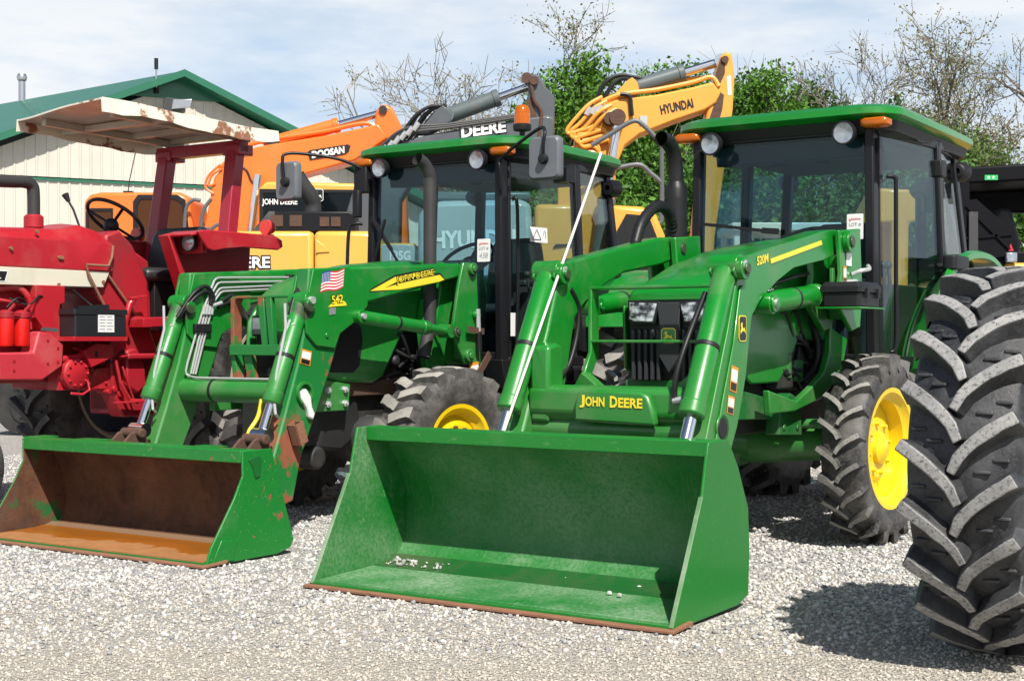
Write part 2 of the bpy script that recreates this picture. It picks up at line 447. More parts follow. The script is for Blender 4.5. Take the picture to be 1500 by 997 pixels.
M['siding'] = paint('cream_metal_siding', (.54, .515, .44), .55, .12, dirtcol=(.45, .40, .32), coat=0)
M['galv'] = plain('galvanised_pipe', (.5, .51, .53), .35, .9, .15, 12)
M['bark'] = plain('grey_brown_bark', (.17, .145, .115), .95, var=.4, scale=14, bmp=.5)
M['bark_pale'] = plain('pale_dead_bark', (.26, .235, .20), .95, var=.35, scale=14, bmp=.4)
def leafmat(name, col, var=.45):
    m, nt, b = newmat(name)
    g = N(nt, 'ShaderNodeNewGeometry')
    c = mixc(nt, g.outputs['Random Per Island'], tuple(x * (1 - var) for x in col), tuple(x * (1 + var) for x in col))
    co = N(nt, 'ShaderNodeTexCoord').outputs['Object']
    c = mixc(nt, math_(nt, 'MULTIPLY', ramp(nt, noise(nt, co, .55, 3), .4, .65), .45), c, (col[0] * 1.7, col[1] * 1.35, col[2] * .8))
    nt.links.new(c, b.inputs['Base Color']); b.inputs['Roughness'].default_value = .6
    tr = N(nt, 'ShaderNodeBsdfTranslucent'); nt.links.new(c, tr.inputs['Color'])
    mx = N(nt, 'ShaderNodeMixShader'); mx.inputs[0].default_value = .3
    out = nt.nodes['Material Output']
    nt.links.new(b.outputs[0], mx.inputs[1]); nt.links.new(tr.outputs[0], mx.inputs[2]); nt.links.new(mx.outputs[0], out.inputs['Surface'])
    return m
M['leaf'] = leafmat('fresh_green_leaves', (.085, .21, .022), .6)
M['leaf_dark'] = leafmat('deep_green_leaves', (.05, .145, .02))
M['leaf_bud'] = leafmat('olive_spring_buds', (.16, .17, .05))
M['leaf_bush'] = leafmat('mixed_green_leaves', (.10, .175, .035))

# ------------------------------------------------------------------ lettering and decals
def text(body, parent, origin, xd, yd, w, h, mat, name='lettering', bold=.0, shear=0., depth=.002, label=None, align='L', outline=None):
    cu = bpy.data.curves.new('letter_curve', 'FONT'); cu.body = body; cu.size = 1; cu.offset = bold; cu.shear = shear
    cu.extrude = 0.; cu.resolution_u = 3
    ob = bpy.data.objects.new('letter_tmp', cu); COL.objects.link(ob)
    dg = bpy.context.evaluated_depsgraph_get(); me = bpy.data.meshes.new_from_object(ob.evaluated_get(dg))
    bpy.data.objects.remove(ob); bpy.data.curves.remove(cu)
    vs = [v.co.copy() for v in me.vertices]
    x0 = min(v.x for v in vs); x1 = max(v.x for v in vs); y0 = min(v.y for v in vs); y1 = max(v.y for v in vs)
    xd = V(xd).normalized(); yd = V(yd); yd = (yd - xd * yd.dot(xd)).normalized(); nd = xd.cross(yd); O = V(origin)
    for v in me.vertices:
        v.co = O + xd * ((v.co.x - x0) / (x1 - x0) * w) + yd * ((v.co.y - y0) / (y1 - y0) * h) + nd * depth
    me.materials.clear(); me.materials.append(mat)
    o = bpy.data.objects.new(name, me); COL.objects.link(o); o.parent = parent
    if label: o['label'] = label
    return o

DEER = [(0, .25), (.12, .33), (.2, .50), (.2, .66), (.08, .70), (.17, .80), (.24, .98), (.29, .84), (.42, .96), (.36, .76), (.39, .62), (.52, .52), (.76, .48), (.86, .58), (.85, .42), (.94, .24), (1, .03), (.88, .17), (.74, .28), (.55, .31), (.40, .28), (.22, .21), (.10, .06), (.13, .2)]
def plate(parent, pts, O, xd, yd, mats, name, th=.003, off=0., label=None):
    """flat decal: pts in metres along xd, yd from O"""
    xd = V(xd).normalized(); yd = V(yd); yd = (yd - xd * yd.dot(xd)).normalized(); nd = xd.cross(yd)
    Mx = Matrix((xd, yd, nd)).transposed().to_4x4(); Mx.translation = V(O) + nd * off
    g = G(); g.prism(pts, 0, th, 'z', 0, Mx)
    return g.build(name, mats, parent, label=label)
def rrect(w, h, r, n=4):
    return arc(w - r, h - r, r, 0, 90, n) + arc(r, h - r, r, 90, 180, n) + arc(r, r, r, 180, 270, n) + arc(w - r, r, r, 270, 360, n)
def badge(parent, O, xd, yd, w, h, bg, fg, edge=None, name='deer_badge'):
    b = plate(parent, rrect(w, h, min(w, h) * .22), O, xd, yd, edge or fg, name, .003)
    m = min(w, h) * .06
    X = V(xd).normalized(); Y = V(yd).normalized()
    plate(b, rrect(w - 2 * m, h - 2 * m, min(w, h) * .18), V(O) + X * m + Y * m, xd, yd, bg, 'badge_field', .002, .002)
    s = min(w, h) * .72
    plate(b, [(p[0] * s, p[1] * s) for p in DEER], V(O) + X * (w - s) / 2 + Y * (h - s) / 2, xd, yd, fg, 'deer_figure', .002, .0035)
    return b

# ------------------------------------------------------------------ wheels
def wheel(parent, c, R, w, rim_r, yaw=0., style='ag', nl=18, side=1, rimmat='yellow', tm='tyre', lm='tread', lugh=.035, lugw=.05, rimdeep=.07, sweep=.95, label=None, rimlabel=None, flip=1, round_=0, disc='red'):
    """side=+1: outer face towards +x"""
    Mx = Matrix.Translation(V(c)) @ Matrix.Rotation(yaw, 4, 'Z')
    hw = w / 2; Rc = R - lugh
    def rc(x): return Rc - .035 * (abs(x) / hw) ** 3 * (R / .6)
    prof = [(rim_r - .005, -hw * .78), (rim_r + .02, -hw * .86), (rim_r + (Rc - rim_r) * .45, -hw * 1.03), (rim_r + (Rc - rim_r) * .78, -hw * 1.0), (rc(hw * .92), -hw * .92)]
    prof += [(rc(x * hw), x * hw) for x in (-.7, -.35, 0, .35, .7)]
    prof += [(r, -h) for r, h in prof[4::-1]]
    g = G(); g.lathe(prof, n=56)
    # lugs
    if style:
        n = nl
        for sgn in (1, -1):
            for k in range(n):
                a0 = 2 * math.pi * (k + (0 if sgn > 0 else .5)) / n
                S = 8 if style == 'ag' else 5
                rings = []
                for i in range(S + 1):
                    t = i / S
                    if style == 'ag':
                        x = sgn * hw * (-.06 + 1.07 * t)
                        a = a0 + flip * sweep * hw / R * (t ** .62) * 1.05
                        wl = lugw * (1 + .25 * t)
                    else:
                        x = sgn * hw * (-.10 + 1.1 * t)
                        a = a0 + flip * sweep * hw / R * min(1, t * 1.25) * .8
                        wl = lugw * (1 + .2 * t)
                    rings.append((x, a, wl))
                vs = []
                for i, (x, a, wl) in enumerate(rings):
                    i0 = max(i - 1, 0); i1 = min(i + 1, S)
                    tx = rings[i1][0] - rings[i0][0]; ta = (rings[i1][1] - rings[i0][1]) * R
                    L = math.hypot(tx, ta); nx, na = -ta / L, tx / L
                    rt = R - .012 * (abs(x) / hw) ** 4 * (R / .6) - RND.random() * .004; rb = rc(x) - .012; wl *= RND.uniform(.93, 1.07)
                    if i == S: rb -= .03
                    for wd, rr in ((wl * .72, rb), (wl * .44, rt), (-wl * .44, rt), (-wl * .72, rb)):
                        xx = x + nx * wd; aa = a + na * wd / R
                        if i == 0: xx = x + nx * wd * .8
                        vs.append((xx, -math.cos(aa) * rr, math.sin(aa) * rr))
                fs = []; ms = []
                for i in range(S):
                    b = i * 4
                    for q, mi in ((0, 0), (1, 1), (2, 0)):
                        fs.append([b + q, b + q + 1, b + q + 5, b + q + 4]); ms.append(mi)
                fs.append([0, 1, 2, 3]); ms.append(0); fs.append([S * 4 + q for q in (3, 2, 1, 0)]); ms.append(0)
                g.add(vs, fs, ms)
                if style == 'ag' and R > .65 and k % 1 == 0:      # small mud-breaker bars between lugs
                    for tt in (.42, .72):
                        x = sgn * hw * tt; a = a0 + flip * sweep * hw / R * (tt ** .62) + math.pi / n
                        rr = rc(x)
                        vs2 = []
                        for dr in (-.005, .009):
                            for dx, da in ((-.028, -.008), (.028, -.008), (.028, .008), (-.028, .008)):
                                vs2.append((x + dx, -math.cos(a + da / R) * (rr + dr), math.sin(a + da / R) * (rr + dr)))
                        g.add(vs2, [[0, 1, 2, 3], [4, 5, 6, 7], [0, 1, 5, 4], [1, 2, 6, 5], [2, 3, 7, 6], [3, 0, 4, 7]], 0)
    # rim
    r = G(); s = side
    rp = [(rim_r + .012, s * hw * .80), (rim_r + .014, s * hw * .86), (rim_r - .012, s * hw * .84), (rim_r - .03, s * hw * .60), (rim_r - .055, s * (hw * .5)),
          (rim_r - .065, s * (hw * .86 - rimdeep - .02)), (rim_r * .80, s * (hw * .86 - rimdeep)), (rim_r * .55, s * (hw * .86 - rimdeep + .012)), (rim_r * .5, s * (hw * .86 - rimdeep + .035)), (rim_r * .36, s * (hw * .86 - rimdeep + .035)), (.001, s * (hw * .86 - rimdeep + .035))]
    r.lathe(rp[:6], n=48); r.lathe(rp[5:], n=48, mi=1 if rimmat == 'tan_rim' else 0)
    r.lathe([(rim_r + .012, -s * hw * .80), (rim_r + .014, -s * hw * .86), (rim_r - .012, -s * hw * .84), (rim_r - .05, -s * hw * .4), (rim_r - .055, s * hw * .5)], n=48)
    ro = r.build('wheel', [M[rimmat], M[disc]] if rimmat == 'tan_rim' else [M[rimmat]], parent, label=rimlabel)
    h = G()
    hx = s * (hw * .86 - rimdeep + .035)
    h.lathe([(rim_r * .27, hx - s * .02), (rim_r * .26, hx + s * .025), (rim_r * .20, hx + s * .035), (rim_r * .12, hx + s * .05), (.001, hx + s * .052)], n=24)
    for k in range(8):
        a = 2 * math.pi * k / 8 + .2
        p = V((hx - s * .01, math.cos(a) * rim_r * .43, math.sin(a) * rim_r * .43))
        h.cyl(p, p + V((s * .032, 0, 0)), .013, 6)
    ho = h.build('hub', [M['rust_dark'] if tm == 'tyre_ind' else M[rimmat] if rimmat == 'yellow' else M['red_dark']], ro)
    to = g.build('tyre', [M[tm], M[lm]], ro, bevel=round_, label=label, smooth=32)
    ro.matrix_local = Mx
    return ro

def ram(parent, p0, p1, r, frac, rod_r, matb='green', clip=True, name='hydraulic_cylinder', pins=True, axis=(1, 0, 0), rodname='piston_rod', rodmat='chrome'):
    """body from p0 for frac of the length, rod to p1"""
    p0 = V(p0); p1 = V(p1); d = p1 - p0; q = p0 + d * frac; u = d.normalized()
    g = G(); g.tube([p0 + u * .02, p0 + u * .035, q - u * .07, q - u * .068, q - u * .01, q], [r * .8, r, r, r * 1.1, r * 1.1, r * .95], 20)
    ax = V(axis)
    if pins: g.cyl(p0 - ax * r * 1.3, p0 + ax * r * 1.3, r * .95, 18)
    if clip:
        m = p0 + d * frac * .55; g.tube([m - u * .012, m + u * .012], [r * 1.05, r * 1.05], 20, 1)
    b = g.build(name, [M[matb], M['plastic']], parent, bevel=.003)
    h = G(); h.cyl(q - u * .02, p1, rod_r, 16)
    if pins: h.cyl(p1 - ax * r * 1.1, p1 + ax * r * 1.1, rod_r * 1.5, 14)
    h.build(rodname, M[rodmat], b)
    if pins:
        k = G()
        for e in (p0,):
            for s in (1,): k.cyl(e + ax * r * 1.2, e + ax * r * 1.75, r * .42, 12)
        k.build('pin', M['steel'], b)
    return b
# ------------------------------------------------------------------ shared cab
def rloop(hx0, hx1, y0, y1, r, z, n=5, bow=0.):
    """rounded quadrilateral outline: half width hx0 at y0 (front), hx1 at y1 (rear)"""
    P = []
    cs = [(hx1 - r, y1 - r, 0), (-(hx1 - r), y1 - r, 90), (-(hx0 - r), y0 + r, 180), (hx0 - r, y0 + r, 270)]
    for cx, cy, a in cs:
        P += arc(cx, cy, r, a, a + 90, n)
    out = []
    for x, y in P:
        if y < y0 + r: y -= bow * max(0, 1 - (x / hx0) ** 2)
        out.append((x, y, z))
    return out

def cab(root, yA, zroof, doorz, lot, lb=.85, lc=1.47, lr=1.59, old=False):
    xb = .575
    zt = zroof - .09
    pf = G()
    A = lambda s: ((s * xb, yA, .92 if old else 1.0), (s * (xb - .02), yA + .02, zt))
    B = lambda s: ((s * .70, yA + lb, 1.05), (s * .645, yA + lb - .01, zt))
    Cc = lambda s: ((s * .66, yA + lc, 1.45), (s * .58, yA + lc - .07, zt))
    for s in (1, -1):
        pf.bar(*A(s), .055, .085, up=(0, 1, 0)); pf.bar(*B(s), .06, .07, up=(0, 1, 0)); pf.bar(*Cc(s), .06, .07, up=(0, 1, 0))
        pf.bar((s * xb, yA + .03, zt), (s * .645, yA + lb, zt), .05, .06); pf.bar((s * .645, yA + lb, zt), (s * .58, yA + lc - .07, zt), .05, .06)
        pf.bar((s * .66, yA + lc, 1.48), (s * .70, yA + lb, 1.48), .05, .06)
        pf.bar((s * (xb + .02), yA + .03, doorz), (s * .70, yA + lb, doorz), .05, .07)
        # sloping inner door frame edge
        pf.bar((s * (xb + .012), yA + .07, doorz), (s * (xb - .005), yA + .085, zt), .03, .03, up=(0, 1, 0))
    pf.bar((-xb, yA + .02, zt), (xb, yA + .02, zt), .06, .06); pf.bar((-.58, yA + lc - .07, zt), (.58, yA + lc - .07, zt), .06, .06)
    pf.bar((-.66, yA + lc, 1.45), (.66, yA + lc, 1.45), .06, .08)
    pf.bar((-xb, yA + .0, 1.0), (xb, yA + .0, 1.0), .07, .10)
    # lower corner boxes
    for s in (1, -1):
        pf.prism([(yA - .02, .80), (yA + .20, .80), (yA + .22, 1.0), (yA - .06, 1.0)], s * (xb - .12), s * (xb + .045), 'x')
    pf.box(-.52, .52, yA + .05, yA + lc - .05, .82, .92)           # floor pan
    frame = pf.build('cab_frame', M['black'], root, bevel=.008)
    # glass
    gt = .006
    def pane(name, pts, mat):
        P = [V(p) for p in pts]; n = (P[1] - P[0]).cross(P[2] - P[0]).normalized() * gt
        g = G(); k = len(P)
        g.add([p for p in P] + [p + n for p in P], [list(range(k))[::-1], [k + i for i in range(k)]] + [[i, (i + 1) % k, k + (i + 1) % k, k + i] for i in range(k)])
        return g.build(name, mat, root, smooth=0)
    ws = pane('windshield', [(-xb + .02, yA - .012, 1.05), (xb - .02, yA - .012, 1.05), (xb - .04, yA + .008, zt - .02), (-xb + .04, yA + .008, zt - .02)], M['glass'])
    for s in (1, -1):
        pane('door_glass', [(s * (xb + .028), yA + .10, doorz + .03), (s * .702, yA + lb - .03, doorz + .03), (s * .652, yA + lb - .05, zt - .03), (s * (xb + .005), yA + .10, zt - .03)], M['glass_side'])
        pane('quarter_window', [(s * .706, yA + lb + .03, 1.50), (s * .668, yA + lc - .03, 1.50), (s * .592, yA + lc - .10, zt - .03), (s * .650, yA + lb + .02, zt - .03)], M['glass_side'])
    pane('rear_window', [(-.62, yA + lc, 1.5), (.62, yA + lc, 1.5), (.55, yA + lc - .06, zt - .03), (-.55, yA + lc - .06, zt - .03)], M['glass'])
    # roof
    r = G(); y0, y1 = yA - .06, yA + lr
    zr = zroof
    rings = [rloop(.69, .66, y0 + .04, y1 - .03, .16, zr - .04, bow=.06), rloop(.725, .69, y0, y1, .18, zr - .012, bow=.07), rloop(.722, .688, y0 + .004, y1, .18, zr + .025, bow=.07),
             rloop(.69, .65, y0 + .05, y1 - .05, .2, zr + .050, bow=.06), rloop(.55, .52, y0 + .2, y1 - .2, .2, zr + .068, bow=.04), rloop(.3, .3, y0 + .5, y1 - .5, .2, zr + .072)]
    r.loft(rings); roof = r.build('roof', M['green_old' if old else 'green'], root, smooth=50)
    q = G(); q.loft([rloop(.685, .655, y0 + .045, y1 - .035, .16, zr - .042, bow=.06), rloop(.67, .64, y0 + .06, y1 - .05, .16, zr - .10, bow=.04), rloop(.60, .59, y0 + .10, y1 - .16, .12, zr - .125)])
    for s in (1, -1):
        for yy in (.55, .8, 1.05):
            q.box(s * .58, s * .66, yA + yy, yA + yy + .14, zr - .108, zr - .098)
    q.build('roof_soffit', M['plastic'], roof, smooth=40)
    l = G(); l.box(-.52, .52, yA + .12, yA + lc - .14, zt - .08, zt - .03)
    l.prism([(yA + .08, zt - .03), (yA + .10, zt - .15), (yA + .42, zt - .12), (yA + .6, zt - .03)], -.48, .48, 'x')
    for s in (-.12, .16):
        l.lathe([(.05, 0), (.045, -.012), (.03, -.012), (.028, 0)], (s, yA + .28, zt - .135), (0, 0, 1), 18)
    l.build('headliner', M['liner'], root, bevel=.02)
    # lamps
    for s in (1, -1):
        k = G(); c = V((s * .43, yA - .06, zr - .115)); f = V((0, -1, -.08)).normalized()
        k.lathe([(.001, -.05), (.04, -.05), (.066, -.01), (.072, .03), (.070, .042), (.060, .042)], c, f, 24)
        k.bar(c + V((0, .03, 0)), c + V((0, .05, .10)), .03, .03)
        wl = k.build('work_light', M['plastic'], root)
        k = G(); k.lathe([(.061, .036), (.03, .028), (.001, .026)], c, f, 24); k.build('lens', M['lamp_glass'], wl)
        k = G(); o = V((s * .605, yA - .035, zr - .065))
        k.loft([[(o.x + sx * .085 * w, o.y - .05 * d, o.z + sz * .028 * w) for sx, sz in ((-1, -.6), (-.7, -1), (.7, -1), (1, -.6), (1, .6), (.7, 1), (-.7, 1), (-1, .6))] for d, w in ((-.6, 1), (.55, 1), (.9, .9), (1.05, .6))])
        k.build('turn_signal', M['amber'], root, smooth=50)
    # interior
    s_ = G()
    s_.loft([[(x * a, yA + .78 + y * b, z) for x, y in ((-.24, -.24), (.24, -.24), (.27, 0), (.24, .22), (-.24, .22), (-.27, 0))] for z, a, b in ((1.28, .9, .9), (1.33, 1, 1), (1.38, 1, 1), (1.40, .9, .9))])
    s_.loft([[(x * a, yA + .98 + t + (z - 1.4) * .16, z) for x, t in ((-.22, -.05), (.22, -.05), (.24, .03), (.18, .09), (-.18, .09), (-.24, .03))] for z, a in ((1.36, .9), (1.45, 1), (1.75, 1), (1.88, .85), (1.91, .6))])
    s_.box(-.18, .18, yA + .62, yA + .96, .92, 1.28)
    for sx in (1, -1): s_.bar((sx * .29, yA + .68, 1.55), (sx * .29, yA + .98, 1.57), .07, .05)
    s_.build('seat', M['charcoal'], root, bevel=.015)
    d_ = G()
    d_.prism([(yA + .04, .92), (yA + .26, .92), (yA + .30, 1.45), (yA + .24, 1.66), (yA + .10, 1.70), (yA + .04, 1.55)], -.24, .24, 'x')
    d_.box(.30, .50, yA + .55, yA + 1.30, .92, 1.48); d_.box(-.5, -.38, yA + .6, yA + 1.3, .92, 1.35)
    for i in range(3): d_.tube([(.40, yA + .62 + i * .1, 1.46), (.39, yA + .60 + i * .1, 1.60)], .012, 8); d_.ball((.39, yA + .60 + i * .1, 1.61), .026)
    d_.build('dashboard', M['charcoal'], root, bevel=.02)
    w_ = G(); c = V((0, yA + .40, 1.72)); ax = V((0, -.62, .78)).normalized(); X = V((1, 0, 0)); Y = ax.cross(X)
    w_.tube([c + (X * math.cos(t) + Y * math.sin(t)) * .205 for t in [2 * math.pi * i / 32 for i in range(33)]], .015, 8, cap=False)
    for a in (90, 210, 330):
        t = math.radians(a); w_.bar(c - ax * .03, c + (X * math.cos(t) + Y * math.sin(t)) * .2, .03, .012, up=ax)
    w_.cyl(c - ax * .05, c, .045, 14); w_.cyl(c - ax * .30, c - ax * .05, .03, 12)
    w_.build('steering_wheel', M['plastic'], root)
    if lot:
        th = V((0, -.012, -1)); u = V((0, .015, 1)); O = V(lot[0]); w, h = lot[2], lot[3]
        st = plate(root, rrect(w, h, .006, 2), O, (1, 0, 0), u, M['decal_white'], 'lot_sticker', .0015)
        text('LOT #', st, O + V((w * .13, 0, 0)) + u * h * .50, (1, 0, 0), u, w * .74, h * .15, M['decal_grey'], 'printed_words', bold=.01, depth=.0025)
        text(lot[1], st, O + V((w * .16, 0, 0)) + u * h * .15, (1, 0, 0), u, w * .68, h * .24, M['ink'], 'handwritten_number', shear=.2, depth=.0025)
        # red script squiggle of the auctioneer's logo
        sq = G(); pts = []
        for i in range(40):
            t = i / 39
            pts.append(O + V((w * (.12 + .74 * t), -.003, 0)) + u * h * (.80 + .045 * math.sin(t * 38) * (1 - .6 * t) + (-.05 * (t < .2) * math.sin(t * 15))))
        sq.tube(pts, w * .016, 5); sq.build('red_script', M['decal_red'], st)
    return frame, roof

def fender(root, s, yc, zc, R, x0, x1, a0, a1, mat, th=.012, lip=.06):
    """rear mudguard: arc strip plus inner cheek and outer lip"""
    g = G()
    o = arc(yc, zc, R, a0, a1, 18); i = arc(yc, zc, R - th, a0, a1, 18)
    g.prism(o + i[::-1], s * x0, s * x1, 'x')
    i2 = arc(yc, zc, R - lip, a0, a1, 18)
    g.prism(o + i2[::-1], s * x1, s * (x1 + .02), 'x')
    return g.build('rear_fender', M[mat], root, bevel=.012, smooth=30)

def logo_hose(g, pts, r=.013, mi=0): g.tube(bez(pts, 8), r, 10, mi)

# ------------------------------------------------------------------ tractor 1 : right-hand green loader tractor
T1 = thing('loader_tractor', 'clean green cab tractor with an all green loader bucket, beside the big black lugged tyre', 'tractor', (-.152, 5.985, 0), -PSI, 'green loader tractors in the row')
Z = V((0, 0, 1)); Xd = (1, 0, 0); Yd = (0, 1, 0)

def bucket(root, hw, prof_shell, side, lipy, lipz, mats, edge=True, label=None, th=.014):
    """mats: outer, inner, floor, cutting edge"""
    g = G()
    g.sheet(prof_shell, -hw + .012, hw - .012, th, 'x', 0, 1)
    b = g.build('bucket', [mats[0], mats[1]], root, bevel=.003, smooth=45, label=label)
    for s in (1, -1):
        k = G(); k.prism(side, s * (hw - .014), s * hw, 'x', 0)
        # inner face uses the worn side
        for fi in (0,): k.m[fi] = 1
        k.build('side_plate', [mats[0], mats[1] if s < 0 else mats[1]], b, bevel=.004)
    l = G()
    l.prism([(lipy - .005, lipz - .062), (lipy + .012, lipz - .062), (lipy + .016, lipz - .012), (lipy + .11, lipz - .010), (lipy + .11, lipz + .004), (lipy - .005, lipz + .004)], -hw + .015, hw - .015, 'x')
    l.build('top_lip', mats[0], b, bevel=.005)
    e = G(); e.prism([(-.03, .018), (.14, .030), (.14, .014), (-.03, .006)], -hw - .02, hw + .02, 'x')
    e.build('cutting_edge', mats[3], b, bevel=.002)
    return b

shell1 = [(.0, .018), (.16, .020), (.45, .030), (.56, .044), (.64, .085), (.692, .15), (.706, .24), (.70, .38), (.668, .48), (.60, .585), (.52, .67), (.47, .71), (.395, .715)][::-1]
side1 = [(.005, .016), (.055, .012), (.115, .012), (.60, .020), (.70, .05), (.715, .24), (.70, .42), (.60, .60), (.50, .722), (.318, .718), (.302, .66), (.262, .50), (.255, .485)]
bk1 = bucket(T1, .925, shell1, side1, .385, .715, [M['green_bucket'], M['green_inner'], M['green_inner'], M['rust_edge']], th=-.014)
# raised strips and welded floor step
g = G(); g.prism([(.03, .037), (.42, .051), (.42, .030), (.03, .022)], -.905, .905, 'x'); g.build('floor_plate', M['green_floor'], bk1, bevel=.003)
g = G(); g.prism([(.425, .047), (.50, .053), (.555, .066), (.60, .088), (.60, .070), (.555, .05), (.50, .036), (.425, .030)], -.908, .908, 'x'); g.build('crease_strip', M['green_crease'], bk1)  # thin sheet in a darker green along the rear floor crease
g = G()
for s in (1, -1): g.prism([(.004, .022), (.262, .50), (.258, .506), (-.002, .024)], s * .918 - .010, s * .918 + .010, 'x')
g.build('wear_edge', M['edge_worn'], bk1, bevel=.002)

armP = [(1.41, 1.545), (1.47, 1.542), (2.49, 1.728), (2.66, 1.745), (2.72, 1.72), (2.74, 1.66), (2.70, 1.61), (2.49, 1.566), (2.07, 1.505), (1.86, 1.43), (1.66, 1.335), (1.55, 1.25), (1.515, 1.12), (1.476, .98), (1.436, .84), (1.383, .72), (1.30, .59), (1.02, .15), (.84, .12), (.80, .22), (1.02, .62), (1.13, .86), (1.28, 1.18), (1.38, 1.43)]
loader = None
for s in (1, -1):
    g = G(); a, b = (.45, .56) if s > 0 else (-.56, -.45)
    g.prism(armP, a, b, 'x')
    # raised weld plate along the lower leg and knee casting
    if s > 0: g.prism([(1.42, 1.40), (1.505, 1.24), (1.49, 1.12), (1.455, .96), (1.375, .76), (1.26, .58), (1.10, .60), (1.20, .85), (1.32, 1.12), (1.39, 1.38)], .56, .572, 'x')
    arm = g.build('loader_arm', M['green'], T1, bevel=.014)
    if loader is None: loader = arm
    k = G()
    for y, z, r in ((1.383, 1.475, .055), (2.70, 1.675, .065), (1.74, 1.315, .045)):
        k.cyl((b, y, z), (b + .045, y, z), r, 22)
        k.cyl((b + .045, y, z), (b + .06, y, z), r * .5, 16)
    k.prism([(1.31, 1.46), (1.34, 1.43), (1.46, 1.44), (1.50, 1.53), (1.36, 1.545)], b, b + .014, 'x'); k.prism([(1.31, 1.46), (1.34, 1.43), (1.46, 1.44), (1.50, 1.53), (1.36, 1.545)], a - .014, a, 'x')
    k.cyl((b, 1.20, .72), (b + .012, 1.20, .72), .066, 20); k.cyl((b + .002, 1.19, .72), (b + .016, 1.19, .72), .05, 20, 1)
    k.build('pivot_boss', [M['green'], M['plastic']], arm, bevel=.004)
    ram(T1, (s * .505, 1.375, 1.49), (s * .505, .90, .60), .058, .80, .030)
    h = G(); h.cyl((s * .505 - .07, .90, .60), (s * .505 + .07, .90, .60), .035, 14); h.box(s * .505 - .09, s * .505 + .09, .73, .95, .40, .57)
    h.build('bucket_hinge', M['green'], T1, bevel=.01)
    ram(T1, (s * .515, 1.74, 1.315), (s * .515, 2.58, 1.385), .058, .9, .03)
    # mast
    k = G()
    mp = [(2.60, 1.735), (2.93, 1.765), (2.965, 1.42), (2.93, 1.2), (3.08, 1.16), (3.17, 1.14), (3.10, .98), (2.90, .86), (2.75, .80), (2.38, .745), (2.05, .745), (2.03, .87), (2.40, .80), (2.60, .865), (2.80, .95), (2.885, 1.06), (2.90, 1.2), (2.80, 1.18), (2.57, 1.34), (2.64, 1.5)]
    k.prism(mp, s * .40, s * .44, 'x')
    k.prism(mp[:4] + mp[16:], s * .575, s * .605, 'x')
    k.box(min(s * .44, s * .575), max(s * .44, s * .575), 2.86, 2.94, 1.25, 1.72)
    mast = k.build('loader_mast', M['green'], T1, bevel=.008)
    k = G()
    for y, z, r in ((2.70, 1.675, .06), (2.60, 1.385, .05)):
        k.cyl((s * .605, y, z), (s * .64, y, z), r, 20); k.cyl((s * .64, y, z), (s * .652, y, z), r * .5, 14)
    k.build('mast_pin', M['green'], mast, bevel=.004)
# cross tube and name cover
g = G(); g.cyl((-.46, 1.20, .69), (.46, 1.20, .69), .075, 28); g.build('cross_tube', M['green'], T1)
g = G()
g.prism([(1.10, .77), (1.10, .89), (1.16, .91), (1.30, .90), (1.30, .72), (1.15, .72)], -.46, .46, 'x')
g.prism([(1.11, .72), (1.11, 1.10), (1.2, 1.12), (1.26, 1.10), (1.26, .72)], -.455, -.34, 'x')
cov = g.build('front_cover', M['green'], T1, bevel=.02)
g = G(); g.prism([(-.165, .735), (.285, .725), (.275, .79), (.245, .865), (.21, .885), (-.115, .895), (-.145, .875), (-.165, .81)], 1.06, 1.11, 'y')
np_ = g.build('name_plate', M['green'], cov, bevel=.015)
for ch, ox, w, oz, h in (('J', 0, .030, -.008, .062), ('OHN', .033, .108, 0, .047), ('D', .170, .042, -.002, .056), ('EERE', .216, .132, 0, .047)):
    text(ch, np_, (-.128 + ox, 1.057, .812 + oz - .012 * ox), (1, 0, -.012), Z, w, h, M['decal_yellow'], bold=.035)
# brush guard
g = G()
for zz, th_ in ((1.405, .02), (1.125, .016)): g.box(-.37, .33, 1.56, 1.64, zz - th_ / 2, zz + th_ / 2)
for s, x in ((1, .33), (-1, -.37)):
    g.prism([(1.56, 1.41), (1.64, 1.41), (1.64, 1.05), (1.50, .86), (1.36, .82), (1.36, .88), (1.47, .92), (1.56, 1.07)], x - .012, x + .012, 'x')
g.bar((-.36, 1.45, .92), (-.16, 1.42, .78), .07, .12); g.bar((.32, 1.45, .92), (.16, 1.42, .78), .07, .12)
g.build('brush_guard', M['green'], T1, bevel=.006)
# bonnet: loft of rounded sections
def section(y, hw, zb, zt, r, crown=.03):
    P = [(-hw, y, zb), (-hw, y, (zb + zt) / 2)]
    P += [(-hw + r - r * math.cos(t), y, zt - r + r * math.sin(t)) for t in [math.pi / 2 * i / 5 for i in range(6)]]
    P += [(x * (hw - r), y, zt + crown * (1 - x * x)) for x in (-.5, 0, .5)]
    P += [(hw - r + r * math.sin(t), y, zt - r + r * math.cos(t)) for t in [math.pi / 2 * i / 5 for i in range(6)]]
    P += [(hw, y, (zb + zt) / 2), (hw, y, zb)]
    return P
g = G(); g.loft([section(1.775, .245, 1.345, 1.375, .02, .012), section(1.80, .265, 1.33, 1.405, .05, .015), section(1.95, .30, 1.31, 1.455, .09), section(2.3, .335, 1.31, 1.565, .11), section(2.7, .345, 1.31, 1.655, .12), section(3.19, .35, 1.31, 1.715, .12)])
hood = g.build('bonnet', M['green'], T1, smooth=40)
g = G()
for s in (1, -1):
    g.prism([(1.84, 1.32), (3.19, 1.32), (3.19, 1.12), (2.68, 1.14), (2.52, .98), (2.40, .90), (2.05, .90), (1.86, .98)], s * .315, s * .335, 'x')
g.build('side_panel', M['green'], hood, bevel=.012)
text('5E', hood, (.3375, 2.25, 1.435), Yd, Z, .075, .05, M['decal_yellow'], bold=.04)
g = G()
